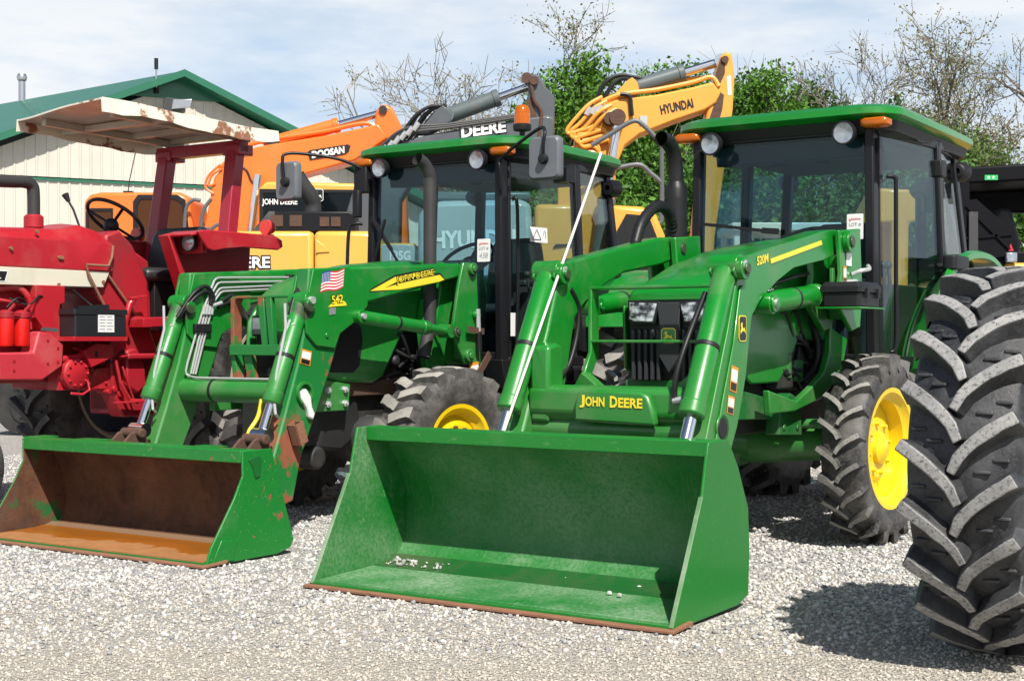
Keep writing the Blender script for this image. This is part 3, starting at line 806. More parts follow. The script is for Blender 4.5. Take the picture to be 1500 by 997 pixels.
g.loft([[(x * w, 1.77 + d, z) for x in (-1, -.6, 0, .6, 1)] + [(x * w, 1.95, z) for x in (1, -1)] for z, w, d in ((.90, .25, .04), (1.1, .25, .02), (1.25, .255, .012), (1.345, .26, .01))])
gr = g.build('grille', M['plastic'], T1, smooth=40)
g = G()
for i in range(13):
    x = -.225 + i * .0375
    if abs(x) > .05: g.box(x - .009, x + .009, 1.765, 1.80, .92, 1.19)
g.prism([(-.07, 1.33), (.07, 1.33), (.055, 1.20), (.06, 1.05), (0, .96), (-.06, 1.05), (-.055, 1.20)], 1.745, 1.78, 'y')
g.build('grille_rib', M['charcoal'], gr, bevel=.004)
badge(gr, (-.042, 1.744, 1.115), Xd, Z, .085, .08, M['green'], M['decal_yellow'])
for s in (1, -1):
    g = G(); P = [(s * .055, 1.335), (s * .245, 1.345), (s * .245, 1.235), (s * .20, 1.215), (s * .085, 1.215)]
    g.prism(P, 1.745, 1.79, 'y'); hl = g.build('headlight', M['plastic'], T1, bevel=.006)
    g = G(); c0 = (s * .15, 1.28); P2 = [(c0[0] + (x - c0[0]) * .86, c0[1] + (z - c0[1]) * .80) for x, z in P]
    g.prism(P2, 1.737, 1.75, 'y')
    g.build('headlight_lens', M['headlamp'], hl, bevel=.004)
# engine and driveline
g = G()
g.box(-.22, .22, 1.95, 3.3, .62, 1.2); g.box(-.30, .30, 2.6, 3.25, .85, 1.3); g.cyl((-.1, 2.0, .9), (-.1, 3.1, .9), .2, 20)
for i in range(6): g.cyl((.22, 2.6 + i * .1, 1.0 + .04 * (i % 3)), (.29, 2.6 + i * .1, 1.0 + .04 * (i % 3)), .04, 12)
g.box(.24, .33, 2.42, 2.62, .86, 1.02)
g.build('engine', M['dark_iron'], T1, bevel=.012)
g = G()
for k in range(10):
    y = 2.35 + RND.random() * .6; z = .95 + RND.random() * .25
    logo_hose(g, [(.3, y, z), (.33, y + .1, z + .1 * RND.uniform(-1, 1)), (.32, y + .25, z - .05), (.30, y + .35, z + .12 * RND.uniform(-1, 1))], .011 + .006 * RND.random())
logo_hose(g, [(.32, 2.86, 1.28), (.36, 2.9, 1.12), (.36, 2.86, .98), (.33, 2.75, .9)], .022)
g.build('engine_hose', M['hose'], T1)
g = G(); g.box(.26, .34, 2.62, 2.74, .90, 1.02); g.cyl((.3, 2.55, .92), (.3, 2.55, 1.06), .045, 14); g.prism([(2.30, .62), (2.62, .60), (2.60, .80), (2.46, .84), (2.32, .78)], .30, .38, 'x')
for y, z in ((2.36, .66), (2.36, .76), (2.55, .65)): g.cyl((.38, y, z), (.39, y, z), .018, 8)
g.prism([(1.86, .72), (2.4, .70), (2.4, .80), (1.86, .88)], -.33, .33, 'x')
g.prism([(1.80, .78), (1.90, .78), (1.92, .92), (1.80, .92)], -.29, .29, 'x')
g.build('side_frame', M['green_dark'], T1, bevel=.01)
g = G(); g.cyl((-.2, 2.75, .54), (-.2, 3.0, .54), .17, 20)
for s in (1, -1):
    g.tube([(s * .0, 2.85, .54), (s * .25, 2.85, .54), (s * .42, 2.85, .54), (s * .50, 2.85, .53)], [.13, .105, .095, .11], 20)
    g.cyl((s * .49, 2.85, .42), (s * .49, 2.85, .68), .075, 18); g.tube([(s * .50, 2.85, .53), (s * .62, 2.85, .53)], [.13, .12], 20)
g.build('front_axle', M['green'], T1)
g = G()
for s in (1, -1):
    g.cyl((s * .05, 2.72, .66), (s * .28, 2.72, .66), .022, 12, 1); g.cyl((s * .28, 2.72, .66), (s * .48, 2.74, .66), .028, 12)
    g.cyl((s * .22, 2.72, .66), (s * .29, 2.72, .66), .038, 12); g.cyl((s * .17, 2.72, .66), (s * .22, 2.72, .66), .03, 12)
    g.prism([(2.68, .6), (2.78, .6), (2.78, .70), (2.72, .72)], s * .04, s * .08, 'x')
g.build('steering_link', [M['green_old'], M['cast']], T1)
for s in (1, -1):
    wheel(T1, (s * .715, 2.86, .53), .53, .235, .325, math.radians(-3), 'ag', 21, s, lugh=.034, lugw=.026, rimdeep=.12, sweep=.85, tm='tyre', lm='tread', flip=1)
    wheel(T1, (s * .80, 4.84, .76), .76, .42, .40, 0, 'ag', 20, s, lugh=.045, lugw=.05, rimdeep=.16)
    fa = [(3.68, .95), (3.72, 1.06), (3.82, 1.20), (3.98, 1.34), (4.22, 1.49), (4.55, 1.63), (4.85, 1.70), (5.1, 1.69), (5.4, 1.58), (5.6, 1.4)]
    fb = [(3.60, .95), (3.62, 1.06), (3.68, 1.24), (3.80, 1.44), (4.0, 1.60), (4.30, 1.69), (4.62, 1.72), (4.9, 1.70), (5.15, 1.62), (5.35, 1.45)]
    fa = [(p.x, p.y) for p in bez([(a, b, 0) for a, b in fa], 4)]; fb = [(p.x, p.y) for p in bez([(a, b, 0) for a, b in fb], 4)]
    g = G(); rg = []
    for (ya, za_), (yb, zb_) in zip(fa, fb):
        v = V((4.78 - yb, .78 - zb_)).normalized()
        rg.append([(s * .62, ya, za_), (s * .70, ya * .6 + yb * .4, za_ * .6 + zb_ * .4 + .012), (s * .79, yb, zb_ + .004), (s * .825, yb + v.x * .012, zb_ + v.y * .012), (s * .83, yb + v.x * .05, zb_ + v.y * .05), (s * .81, yb + v.x * .05, zb_ + v.y * .05), (s * .62, ya + v.x * .04, za_ + v.y * .04)])
    g.loft(rg); g.build('rear_fender', M['green'], T1, smooth=50)
    g = G(); g.tube([(s * .615, a, b + .004) for a, b in fa], .014, 8); g.build('fender_seal', M['hose'], T1)
    g = G(); g.loft([[(s * .60, a, b), (s * .612, a, b), (s * .60, a + .12, b - .03), (s * .585, a + .12, b - .03)] for a, b in fa[:32]]); g.prism([(3.70, .90)] + fa[:30] + [(5.1, 1.3), (4.6, .9)], s * .585, s * .597, 'x', 0); g.build('fender_cheek', M['green_dark'], T1)
cab(T1, 3.22, 2.465, 1.0, ((.425, 3.196, 1.725), '432', .10, .15), .96, 1.58, 1.80)
# rear axle housing and steps
g = G(); g.cyl((-.62, 4.84, .76), (.62, 4.84, .76), .14, 18); g.box(-.2, .2, 3.3, 5.3, .5, .95); g.box(.5, .72, 3.35, 3.75, .42, .46); g.box(.5, .72, 3.35, 3.75, .68, .72); g.bar((.52, 3.36, .44), (.52, 3.4, 1.0), .03, .05)
g.build('transmission', M['dark_iron'], T1, bevel=.012)
# upright exhaust and ribbed hose
g = G()
g.tube([(-.55, 2.90, 1.25), (-.55, 2.90, 1.74)], .05, 18)
pr = [(.066, 0)]
for i in range(10): pr += [(.070, .02 + i * .028), (.066, .034 + i * .028)]
pr += [(.068, .33), (.055, .36), (.046, .38)]
g.lathe([(r, h) for r, h in pr], (-.55, 2.90, 1.72), (0, 0, 1), 22)
g.tube(bez([(-.55, 2.90, 2.08), (-.55, 2.89, 2.2), (-.55, 2.85, 2.29), (-.555, 2.78, 2.335), (-.56, 2.72, 2.345)], 6), .046, 20, cap=False)
g.build('exhaust_stack', M['hose'], T1)
g = G()
pth = bez([(-.50, 2.28, 1.66), (-.50, 2.36, 1.80), (-.50, 2.50, 1.90), (-.51, 2.64, 1.925), (-.53, 2.78, 1.88), (-.55, 2.86, 1.78)], 10)
g.tube(pth, [.030 + (.005 if i % 2 else 0) for i in range(len(pth))], 14); g.build('intake_hose', M['hose'], T1)
# level rod, hoses, tool box, decals
g = G(); g.cyl((-.425, 1.775, 2.145), (-.425, .815, .655), .0078, 10); g.build('level_rod', M['rodwhite'], T1)
g = G()
for s in (1, -1):
    x = s * .45
    logo_hose(g, [(x, 1.50, 1.40), (x, 1.58, 1.30), (x, 1.56, 1.15), (x, 1.48, 1.0), (x, 1.38, .93)], .014)
    logo_hose(g, [(x - .03, 1.42, 1.36), (x - .03, 1.50, 1.22), (x - .03, 1.44, 1.0), (x - .03, 1.34, .93)], .012)
logo_hose(g, [(.40, 1.36, 1.36), (.40, 1.18, 1.15), (.38, 1.10, .98), (.37, 1.09, .86)], .014)
logo_hose(g, [(-.52, 1.30, 1.25), (-.53, 1.18, 1.1), (-.52, 1.12, .9), (-.52, 1.02, .72)], .012)
logo_hose(g, [(.46, 1.72, 1.42), (.44, 1.9, 1.40), (.46, 2.3, 1.47), (.44, 2.55, 1.5)], .013)
g.build('hydraulic_hose', M['hose'], loader)
g = G()
for p in ((.37, 1.085, .845), (-.53, 1.40, 1.52), (-.53, 1.26, .72), (.45, 1.5, 1.43)): g.cyl(p, (p[0] + .05, p[1], p[2] + .01), .016, 8)
g.tube(bez([(.61, 2.78, 1.50), (.66, 2.80, 1.52), (.68, 2.86, 1.53), (.66, 2.90, 1.55)], 5), .012, 8); g.cyl((.61, 2.72, 1.44), (.66, 2.72, 1.44), .03, 12)
g.build('fitting', M['steel'], loader)
g = G(); g.box(.55, .80, 2.40, 2.78, 1.30, 1.31); g.box(.54, .56, 2.62, 2.80, 1.30, 1.53)
tbb = g.build('tool_tray', M['green'], T1, bevel=.003)
g = G(); g.loft([rloop(.105, .105, 2.42, 2.74, .02, z) for z in (1.315, 1.385)]); g.loft([rloop(.115, .115, 2.41, 2.75, .02, z) for z in (1.39, 1.42)] + [rloop(.10, .10, 2.43, 2.73, .02, 1.445)])
for yy in (2.49, 2.66): g.box(.105, .125, yy, yy + .03, 1.36, 1.41)
g.v = [(x + .68, y, z) for x, y, z in g.v]
g.build('tool_box', M['plastic'], T1, smooth=30)
text('520M', loader, (.562, 1.60, 1.497), (0, 1, .18), (0, -.1, 1), .145, .045, M['decal_yellow'], bold=.03, shear=.15)
plate(loader, [(0, .012), (.69, .012), (.70, -.012), (.002, -.012)], (.562, 1.765, 1.527), (0, 1, .195), Z, M['decal_yellow'], 'yellow_stripe')
badge(loader, (.574, 1.362, 1.125), (0, 1, 0), (0, -.05, 1), .085, .125, M['decal_black'], M['decal_yellow'])
def warn(parent, O, w, h, xd, yd, n=2):
    p = plate(parent, [(0, 0), (w, 0), (w, h), (0, h)], O, xd, yd, M['decal_orange'], 'warning_label', .0015)
    X = V(xd).normalized(); Y = V(yd).normalized()
    plate(p, [(0, 0), (w * .84, 0), (w * .84, h * .48), (0, h * .48)], V(O) + X * w * .08 + Y * h * .40, xd, yd, M['decal_white'], 'label_panel', .001, .0015)
    plate(p, [(0, 0), (w * .84, 0), (w * .84, h * .3), (0, h * .3)], V(O) + X * w * .08 + Y * h * .05, xd, yd, M['decal_black'], 'label_text_panel', .001, .0015)
    return p
warn(loader, (.574, 1.262, .895), .075, .12, (0, 1, -.2), (0, .18, 1)); warn(loader, (.574, 1.232, .79), .07, .085, (0, 1, -.2), (0, .18, 1))
plate(mast, [(0, 0), (.07, 0), (.07, .07), (0, .07)], (.607, 2.72, 1.55), Yd, Z, M['decal_white'], 'paper_sticker') if False else None
mm = [o for o in T1.children if o.name.startswith('loader_mast')][0]
plate(mm, [(0, 0), (.075, 0), (.075, .085), (0, .085)], (.607, 2.70, 1.545), Yd, Z, M['decal_white'], 'paper_sticker')
warn(mm, (.607, 2.655, 1.44), .045, .10, Yd, Z); warn(mm, (.607, 2.72, 1.37), .10, .05, Yd, Z)
# grab rail, wiper, mirrors on the cab
g = G(); g.tube(bez([(.62, 3.33, 2.10), (.66, 3.36, 2.09), (.665, 3.36, 2.02), (.665, 3.36, 1.5), (.665, 3.36, 1.12), (.64, 3.34, 1.06)], 6), .013, 10)
g.prism([(3.25, 2.06), (3.30, 2.06), (3.30, 2.32), (3.25, 2.32)], .585, .605, 'x')
g.build('grab_rail', M['black'], T1)
g = G(); g.bar((-.52, 3.185, 1.86), (-.10, 3.180, 1.80), .012, .02); g.bar((-.10, 3.175, 1.80), (.0, 3.17, 1.79), .03, .035); g.build('wiper', M['plastic'], T1)
g = G()
g.loft([rloop(.045, .045, 3.95, 4.25, .03, z) for z in (1.57, 1.66)]); g.v = [(x + .80, y, z) for x, y, z in g.v]; g.cyl((.68, 4.1, 1.6), (.8, 4.1, 1.6), .02, 10)
g.build('door_mirror', M['plastic'], T1, smooth=30, bevel=.01)
g = G(); g.box(.61, .70, 4.13, 4.24, 2.17, 2.28); g.lathe([(.02, -.07), (.05, -.065), (.068, 0), (.068, .05), (.001, .05)], (.62, 4.80, 2.27), (0, 1, 0), 18); g.lathe([(.02, -.07), (.05, -.065), (.068, 0), (.068, .05), (.001, .05)], (-.62, 4.80, 2.27), (0, 1, 0), 18)
g.build('rear_work_light', M['plastic'], T1, bevel=.01)
# pebbles left in the bucket
st = G()
for i in range(46):
    x = -.86 + RND.random() ** 2 * .35; y = .46 + RND.random() * .10; r = .005 + RND.random() * .007
    st.ball((x, y, .056 + max(0, y - .5) * .25 + r * .5), r, n=6, sc=(1, .8, .7))
for x, y in ((.1, .56), (.48, .55), (.5, .34), (.44, .36), (-.1, .6)): st.ball((x, y, .06), .013, n=6, sc=(1, .8, .7))
PEB = st

# ------------------------------------------------------------------ tractor 2 : left-hand older green loader tractor
T2 = thing('loader_tractor', 'older green cab tractor with a flag decal, rust filled bucket and orange roof beacon', 'tractor', (-2.25, 7.52, 0), -PSI, 'green loader tractors in the row')
shell2 = [(.0, .018), (.14, .020), (.42, .030), (.50, .05), (.555, .10), (.575, .18), (.565, .30), (.53, .40), (.48, .48), (.42, .545), (.38, .562), (.275, .565)][::-1]
side2 = [(.01, .012), (.10, .010), (.52, .012), (.62, .035), (.645, .075), (.617, .16), (.554, .345), (.475, .568), (.262, .566), (.265, .44), (.205, .33), (.045, .10)]
bk2 = bucket(T2, .88, shell2, side2, .268, .565, [M['green_bucket_old'], M['rust_inner'], M['rust_floor'], M['rust_edge']], label='rust brown bucket with chipped green outside', th=-.014)
g = G(); g.prism([(.0, .036), (.34, .047), (.42, .056), (.46, .068), (.46, .050), (.36, .036), (.0, .030)], -.862, .862, 'x'); g.build('rust_sediment', M['rust_floor'], bk2)
g = G(); g.prism([(.045, .02), (.19, .02), (.23, .12), (.11, .13)], .88, .886, 'x'); g.prism([(.30, .52), (.37, .54), (.40, .52), (.385, .43), (.35, .42), (.33, .48)], .88, .887, 'x', 1)
g.build('plate_patch', [M['green_bucket_old'], M['green_dark']], bk2, bevel=.003)
g = G(); g.box(-.88, -.75, .27, .42, .568, .576); g.box(-.5, -.28, .27, .42, .568, .574); g.box(.45, .62, .27, .42, .568, .574); g.build('lip_plate', M['green_bucket_old'], bk2, bevel=.002)
leg2 = [(1.15, 1.545), (1.24, 1.545), (1.50, 1.40), (1.45, 1.22), (1.40, 1.10), (1.33, .94), (1.22, .72), (1.09, .47), (1.02, .22), (.72, .14), (.70, .22), (.85, .46), (.955, .72), (1.06, 1.0), (1.13, 1.25)]
beam2 = [(1.15, 1.545), (1.50, 1.566), (2.62, 1.642), (2.70, 1.60), (2.70, 1.56), (1.62, 1.345), (1.44, 1.29), (1.2, 1.30)]
knee2 = [(1.165, 1.538), (1.48, 1.565), (1.655, 1.455), (1.655, 1.34), (1.55, 1.25), (1.40, 1.17), (1.355, 1.085), (1.195, 1.10), (1.11, 1.17), (1.10, 1.30)]
arm2 = None
for s in (1, -1):
    g = G(); a, b = (.435, .535) if s > 0 else (-.535, -.435)
    g.prism(leg2, a + .002, b - .002, 'x'); am = g.build('loader_arm', M['green_rusting' if s > 0 else 'green_old'], T2, bevel=.012, label='lower arm with flaking paint over red rust' if s > 0 else None)
    g = G(); g.prism(beam2, a, b, 'x'); bm_ = g.build('loader_beam', M['green_old'], T2, bevel=.016)
    g = G(); g.prism(knee2, b, b + .018, 'x'); g.prism(knee2, a - .018, a, 'x')
    g.cyl((b + .018, 1.12, 1.33), (b + .045, 1.12, 1.33), .038, 18); g.cyl((b + .018, 1.28, 1.16), (b + .026, 1.28, 1.16), .016, 8)
    kn = g.build('knee_plate', M['green_old'], bm_, bevel=.005)
    if s > 0: arm2 = kn; arm2x = b + .018; legn = am
    ram(T2, (s * .495, 1.13, 1.36), (s * .495, .80, .60), .052, .77, .028, 'green_old', rodmat='chrome')
    h = G(); h.cyl((s * .495 - .075, .74, .585), (s * .495 + .10, .74, .585), .030, 16); h.prism([(.60, .40), (.84, .46), (.80, .56), (.74, .605), (.68, .59), (.62, .54)], s * .495 - .06, s * .495 - .042, 'x'); h.prism([(.60, .40), (.84, .46), (.80, .56), (.74, .605), (.68, .59), (.62, .54)], s * .495 + .05, s * .495 + .068, 'x')
    h.build('bucket_hinge', M['rust_dark'], T2, bevel=.01)
    ram(T2, (s * .545, 1.55, 1.275), (s * .545, 2.46, 1.192), .042, .78, .030, 'green_old', rodmat='green_old')
    k = G()
    mp = [(2.62, 1.645), (2.77, 1.645), (2.785, 1.40), (2.82, .965), (2.64, .975), (2.52, 1.15), (2.50, 1.21), (2.57, 1.5)]
    k.prism(mp, s * .545, s * .57, 'x'); k.prism(mp, s * .40, s * .425, 'x')
    k.prism([(2.44, 1.40), (2.60, 1.40), (2.66, 1.10), (2.72, .70), (2.50, .66), (2.45, .95), (2.40, 1.22)], s * .34, s * .40, 'x')
    k.box(min(s * .425, s * .545), max(s * .425, s * .545), 2.70, 2.76, 1.0, 1.6)
    ms = k.build('loader_mast', M['green_old'], T2, bevel=.006)
    k = G()
    for y, z, r in ((2.70, 1.605, .04), (2.52, 1.185, .036), (2.66, 1.03, .042), (2.745, 1.30, .03)):
        k.cyl((s * .57, y, z), (s * .60, y, z), r, 18); k.cyl((s * .60, y, z), (s * .612, y, z), r * .55, 10)
    k.build('mast_pin', M['green_old'], ms, bevel=.004)
    if s > 0:
        k = G(); k.cyl((.60, 2.74, 1.34), (.60, 2.755, 1.06), .016, 10); k.cyl((.60, 2.75, 1.19), (.60, 2.755, 1.06), .020, 10, 1); k.bar((.605, 2.62, 1.205), (.605, 2.80, 1.19), .012, .04, 2); k.bar((.60, 2.88, 1.04), (.60, 2.66, .82), .012, .05, 2)
        k.build('parking_stand', [M['steel'], M['hose'], M['rust_dark']], ms)
        plate(ms, [(0, 0), (.085, 0), (.085, .12), (0, .12)], (.402, 2.45, 1.24), Yd, Z, M['decal_white'], 'paper_sticker')
        warn(ms, (.572, 2.70, .82), .10, .16, (0, 1, .1), Z)
# bucket support pad, square rust tube, exposed cross tube end
g = G(); g.lathe([(.066, 0), (.066, .02), (.052, .02), (.052, 0)], (.535, 1.10, .83), (1, 0, 0), 24, ring=True)
g.build('tube_collar', M['green_old'], legn)
g = G(); g.prism([(1.06, .84), (1.10, .855), (1.14, .81), (1.15, .75), (1.175, .71), (1.16, .675), (1.125, .69), (1.105, .75), (1.065, .79)], .53, .56, 'x'); g.build('bent_latch', M['decal_white'], legn, bevel=.008)
g = G()
for dx in (0, .062): g.bar((.545 + dx, .985, .665), (.545 + dx, 1.03, .55), .007, .062, up=(0, 1, 0))
g.bar((.576, .957, .654), (.576, 1.002, .539), .055, .007, up=(0, 1, 0)); g.bar((.576, 1.013, .676), (.576, 1.058, .561), .055, .007, up=(0, 1, 0))
g.build('square_socket', M['rust_edge'], legn)
g = G(); g.cyl((-.45, 1.12, .83), (.45, 1.12, .83), .07, 28); g.tube([(-.19, 1.12, .83), (-.17, 1.12, .83)], .0715, 24, 1); g.build('cross_tube', [M['green_old'], M['plastic']], T2)
# guard
g = G()
g.prism([(-.20, 1.40), (.36, 1.40), (.36, 1.385), (-.17, 1.385), (-.185, 1.36), (-.185, 1.05), (-.14, .88), (-.19, .88), (-.215, 1.05), (-.215, 1.385)], 1.27, 1.34, 'y')
g.prism([(-.205, 1.105), (.36, 1.105), (.36, 1.04), (-.205, 1.04)], 1.25, 1.262, 'y')
for x in (.015, .075): g.prism([(x, 1.385), (x + .05, 1.385), (x + .075, 1.10), (x + .035, 1.10)], 1.265, 1.30, 'y')
g.prism([(-.12, 1.05), (-.05, 1.05), (-.02, .88), (-.08, .88)], 1.28, 1.32, 'y')
g.build('brush_guard', M['green_rusting'], T2, bevel=.004)
# steel lines along the far arm
g = G()
for i in range(4):
    x = -.404
    P = ([(2.35, 1.558), (2.145, 1.553), (1.36, 1.521), (1.335, 1.513), (1.32, 1.50), (1.289, 1.441), (1.252, 1.364), (1.222, 1.31), (1.10, 1.0), (1.084, .947), (1.09, .925), (1.115, .917)],
         [(2.30, 1.533), (2.12, 1.527), (1.375, 1.492), (1.352, 1.485), (1.34, 1.474), (1.304, 1.426), (1.273, 1.357), (1.242, 1.306), (1.125, .928)],
         [(2.25, 1.508), (2.06, 1.50), (1.39, 1.458), (1.368, 1.452), (1.352, 1.44), (1.31, 1.388), (1.285, 1.35), (1.266, 1.307), (1.143, .924)],
         [(2.2, 1.482), (1.918, 1.469), (1.40, 1.437), (1.38, 1.431), (1.365, 1.42), (1.32, 1.373), (1.30, 1.34), (1.291, 1.303), (1.163, .923)])[i]
    g.tube([(x, y, z) for y, z in P], .0068, 8)
g.tube([(-.404, 1.115, .917), (-.39, 1.09, .915), (-.3, 1.08, .905), (.43, 1.08, .905)], .007, 8)
for s in (1, -1): g.tube([(s * .495 + .0, .99, 1.34), (s * .495 + .01, .985, 1.20), (s * .495 + .02, .90, .95), (s * .495 + .03, .87, .80), (s * .495 + .05, .86, .72), (s * .495 + .03, .90, .70)], .008, 8)
g.tube([(.50, 1.1, 1.28), (.50, 1.02, 1.24), (.485, .97, 1.1), (.49, .90, .9)], .008, 8)
for i in range(4): g.cyl((-.40, 1.222 + i * .023, 1.29), (-.40, 1.236 + i * .023, 1.345), .012, 8)
g.cyl((-.385, 1.29, 1.345), (-.38, 1.36, 1.365), .012, 8)
for s in (1, -1): g.cyl((s * .495 - .03, 1.06, 1.27), (s * .495 + .03, 1.03, 1.21), .016, 8)
g.build('steel_line', M['steel'], bm_)
g = G(); g.box(-.417, -.386, 1.15, 1.285, 1.18, 1.232); g.box(-.435, -.386, 1.99, 2.035, 1.455, 1.565)
g.build('line_clamp', M['plastic'], bm_, bevel=.004)
g = G()
for k, o in enumerate((0, .03)):
    logo_hose(g, [(-.395, 1.289 - o * .4, 1.35), (-.39, 1.299 - o * .6, 1.403), (-.39, 1.237 - o * .2, 1.462 - o), (-.40, 1.14 + o * .2, 1.415 - o), (-.43, 1.04 + o * .3, 1.27)], .013)
    logo_hose(g, [(-.39, 1.34, 1.35 - o * .5), (-.39, 1.40, 1.39 - o), (-.385, 1.47, 1.41 - o * 1.2), (-.38, 1.53, 1.34 - o), (-.34, 1.56, 1.25)], .013)
    logo_hose(g, [(.38, 1.40, 1.46 - o), (.42, 1.25, 1.46 - o), (.46, 1.12, 1.40 - o), (.48, 1.05, 1.28)], .015)
g.build('hydraulic_hose', M['hose'], bm_)
g = G(); logo_hose(g, [(.42, .88, .80), (.41, .86, .7), (.40, .8, .62), (.40, .78, .55)], .012); g.build('yellow_cord', M['decal_yellow'], T2)
# bonnet
g = G(); g.loft([section(1.50, .20, 1.16, 1.36, .08, .02), section(1.53, .25, 1.14, 1.43, .11, .02), section(1.65, .29, 1.14, 1.50, .13), section(2.05, .32, 1.2, 1.575, .14, .045), section(2.5, .335, 1.25, 1.615, .14, .05), section(3.02, .345, 1.3, 1.64, .14, .05)])
hd2 = g.build('bonnet', M['green_old'], T2, smooth=40)
g = G()
for s in (1, -1):
    g.prism([(1.50, .95), (1.56, .885), (1.98, .86), (2.08, .90), (2.22, 1.09), (2.30, 1.20), (2.47, 1.26), (3.0, 1.30), (3.0, 1.36), (1.60, 1.36), (1.52, 1.25)], s * .29, s * .33, 'x')
g.build('side_panel', M['green_old'], hd2, bevel=.02)
g = G()
for s in (1, -1): g.prism([(1.52, .955), (1.57, .935), (1.78, .93), (1.84, .97), (1.87, 1.12), (1.86, 1.21), (1.80, 1.25), (1.56, 1.25), (1.53, 1.2)], s * .325, s * .334, 'x')
g.prism([(-.22, .92), (.22, .92), (.22, 1.18), (-.22, 1.18)], 1.50, 1.56, 'y')
g.build('air_grille', M['plastic'], hd2, bevel=.006)
for s in (1, -1):
    g = G(); g.loft([rloop(.055, .055, -.06, .06, .02, 0), rloop(.06, .06, -.065, .065, .02, .05)]); g.v = [(s * .15 + x, 1.50 - z, 1.22 + y) for x, y, z in g.v]
    hl = g.build('headlight', M['plastic'], T2, smooth=30)
    g = G(); g.box(s * .15 - .05, s * .15 + .05, 1.445, 1.452, 1.17, 1.27); g.build('headlight_lens', M['lamp_glass'], hl)
g = G(); g.box(-.22, .22, 1.5, 3.1, .6, 1.2); g.cyl((0, 1.4, .62), (0, 1.9, .62), .2, 18); g.prism([(1.35, .50), (1.75, .45), (1.95, .55), (1.9, .78), (1.35, .80)], -.20, .26, 'x')
g.cyl((.10, 1.44, .62), (.29, 1.44, .62), .075, 18); g.cyl((.16, 1.50, .42), (.30, 1.50, .42), .07, 18)
for i in range(7):
    y = 2.25 + i * .09; g.cyl((.2, y, 1.0 + .05 * math.sin(i * 2)), (.31, y, 1.0 + .05 * math.sin(i * 2)), .035, 10)
g.build('engine', M['dark_iron'], T2, bevel=.015)
g = G()
for k in range(12):
    y = 2.1 + RND.random() * .6; z = .85 + RND.random() * .3
    logo_hose(g, [(.27, y, z), (.33, y + .08, z + .1 * RND.uniform(-1, 1)), (.33, y + .18, z - .05), (.28, y + .25, z + .15 * RND.uniform(-1, 1))], .010 + .008 * RND.random())
g.build('engine_hose', M['hose'], T2)
g = G(); g.prism([(1.22, .70), (1.72, .70), (1.74, .86), (1.45, .90), (1.22, .88)], .30, .345, 'x'); g.prism([(1.22, .70), (1.72, .70), (1.74, .86), (1.22, .88)], -.345, -.30, 'x')
fr = g.build('side_frame', M['green_old'], T2, bevel=.006)
g = G()
for y in (1.52, 1.68):
    for z in (.745, .83): g.cyl((.345, y, z), (.362, y, z), .022, 6); g.cyl((.362, y, z), (.372, y, z), .012, 8)
g.build('bolt', M['steel'], fr)
g = G(); g.box(-.28, .29, 1.5, 2.5, .78, .88); g.build('main_rail', M['rust_dark'], T2, bevel=.01)
g = G()
for s in (1, -1):
    g.tube([(0, 2.25, .48), (s * .2, 2.25, .48), (s * .34, 2.22, .48), (s * .44, 2.2, .49), (s * .52, 2.2, .49)], [.17, .13, .12, .14, .15], 22)
g.ball((.30, 1.98, .52), .15, sc=(1.15, .95, .9)); g.tube([(.1, 2.05, .62), (.42, 2.05, .62)], .035, 12)
g.build('front_axle', M['cast'], T2)
for s in (1, -1):
    wheel(T2, (s * .70, 2.25, .485), .485, .335, .235, math.radians(-13), 'ind', 18, s, tm='tyre_ind', lm='tread_ind', lugh=.030, lugw=.066, rimdeep=.075, sweep=.42, label='chunky chalk grey front tyre' if s > 0 else None)
    wheel(T2, (s * .78, 4.85, .74), .74, .44, .38, 0, 'ind', 18, s, tm='tyre_ind', lm='tread_ind', lugh=.04, lugw=.09, rimdeep=.16, sweep=.5)
    fender(T2, s, 4.85, .78, .90, .56, 1.0, 20, 150, 'green_old', lip=.10)
fr2, rf2 = cab(T2, 3.06, 2.485, .98, ((.388, 3.034, 1.672), '438', .108, .157), old=True)
g = G(); g.cyl((-.62, 4.85, .74), (.62, 4.85, .74), .14, 18); g.box(-.2, .2, 3.1, 5.1, .5, .95); g.prism([(3.15, .35), (3.42, .35), (3.18, .85), (3.08, .85)], .40, .62, 'x')
g.build('transmission', M['dark_iron'], T2, bevel=.012)
plate(fr2, [(0, 0), (.075, 0), (.075, .16), (0, .16)], (.62, 3.10, 1.16), (0, 1, 0), Z, M['decal_white'], 'serial_sticker')
g = G()
for i in range(9): g.box(.6215, .6225, 3.115 + .0, 3.135 + .02 * (i % 2), 1.17 + i * .016, 1.179 + i * .016)
g.build('bar_code', M['decal_black'], fr2, smooth=0)
# exhaust
g = G(); g.tube(bez([(.42, 2.38, 1.02), (.42, 2.41, 1.12), (.42, 2.445, 1.22), (.42, 2.45, 1.35), (.42, 2.45, 1.8), (.42, 2.45, 2.15), (.42, 2.44, 2.22), (.41, 2.40, 2.28), (.40, 2.34, 2.31)], 6), .043, 22, cap=False)
g.lathe([(.038, 0), (.036, .3)], (.42, 2.45, 1.85), (0, 0, 1), 16)
g.build('exhaust_stack', M['muffler'], T2)
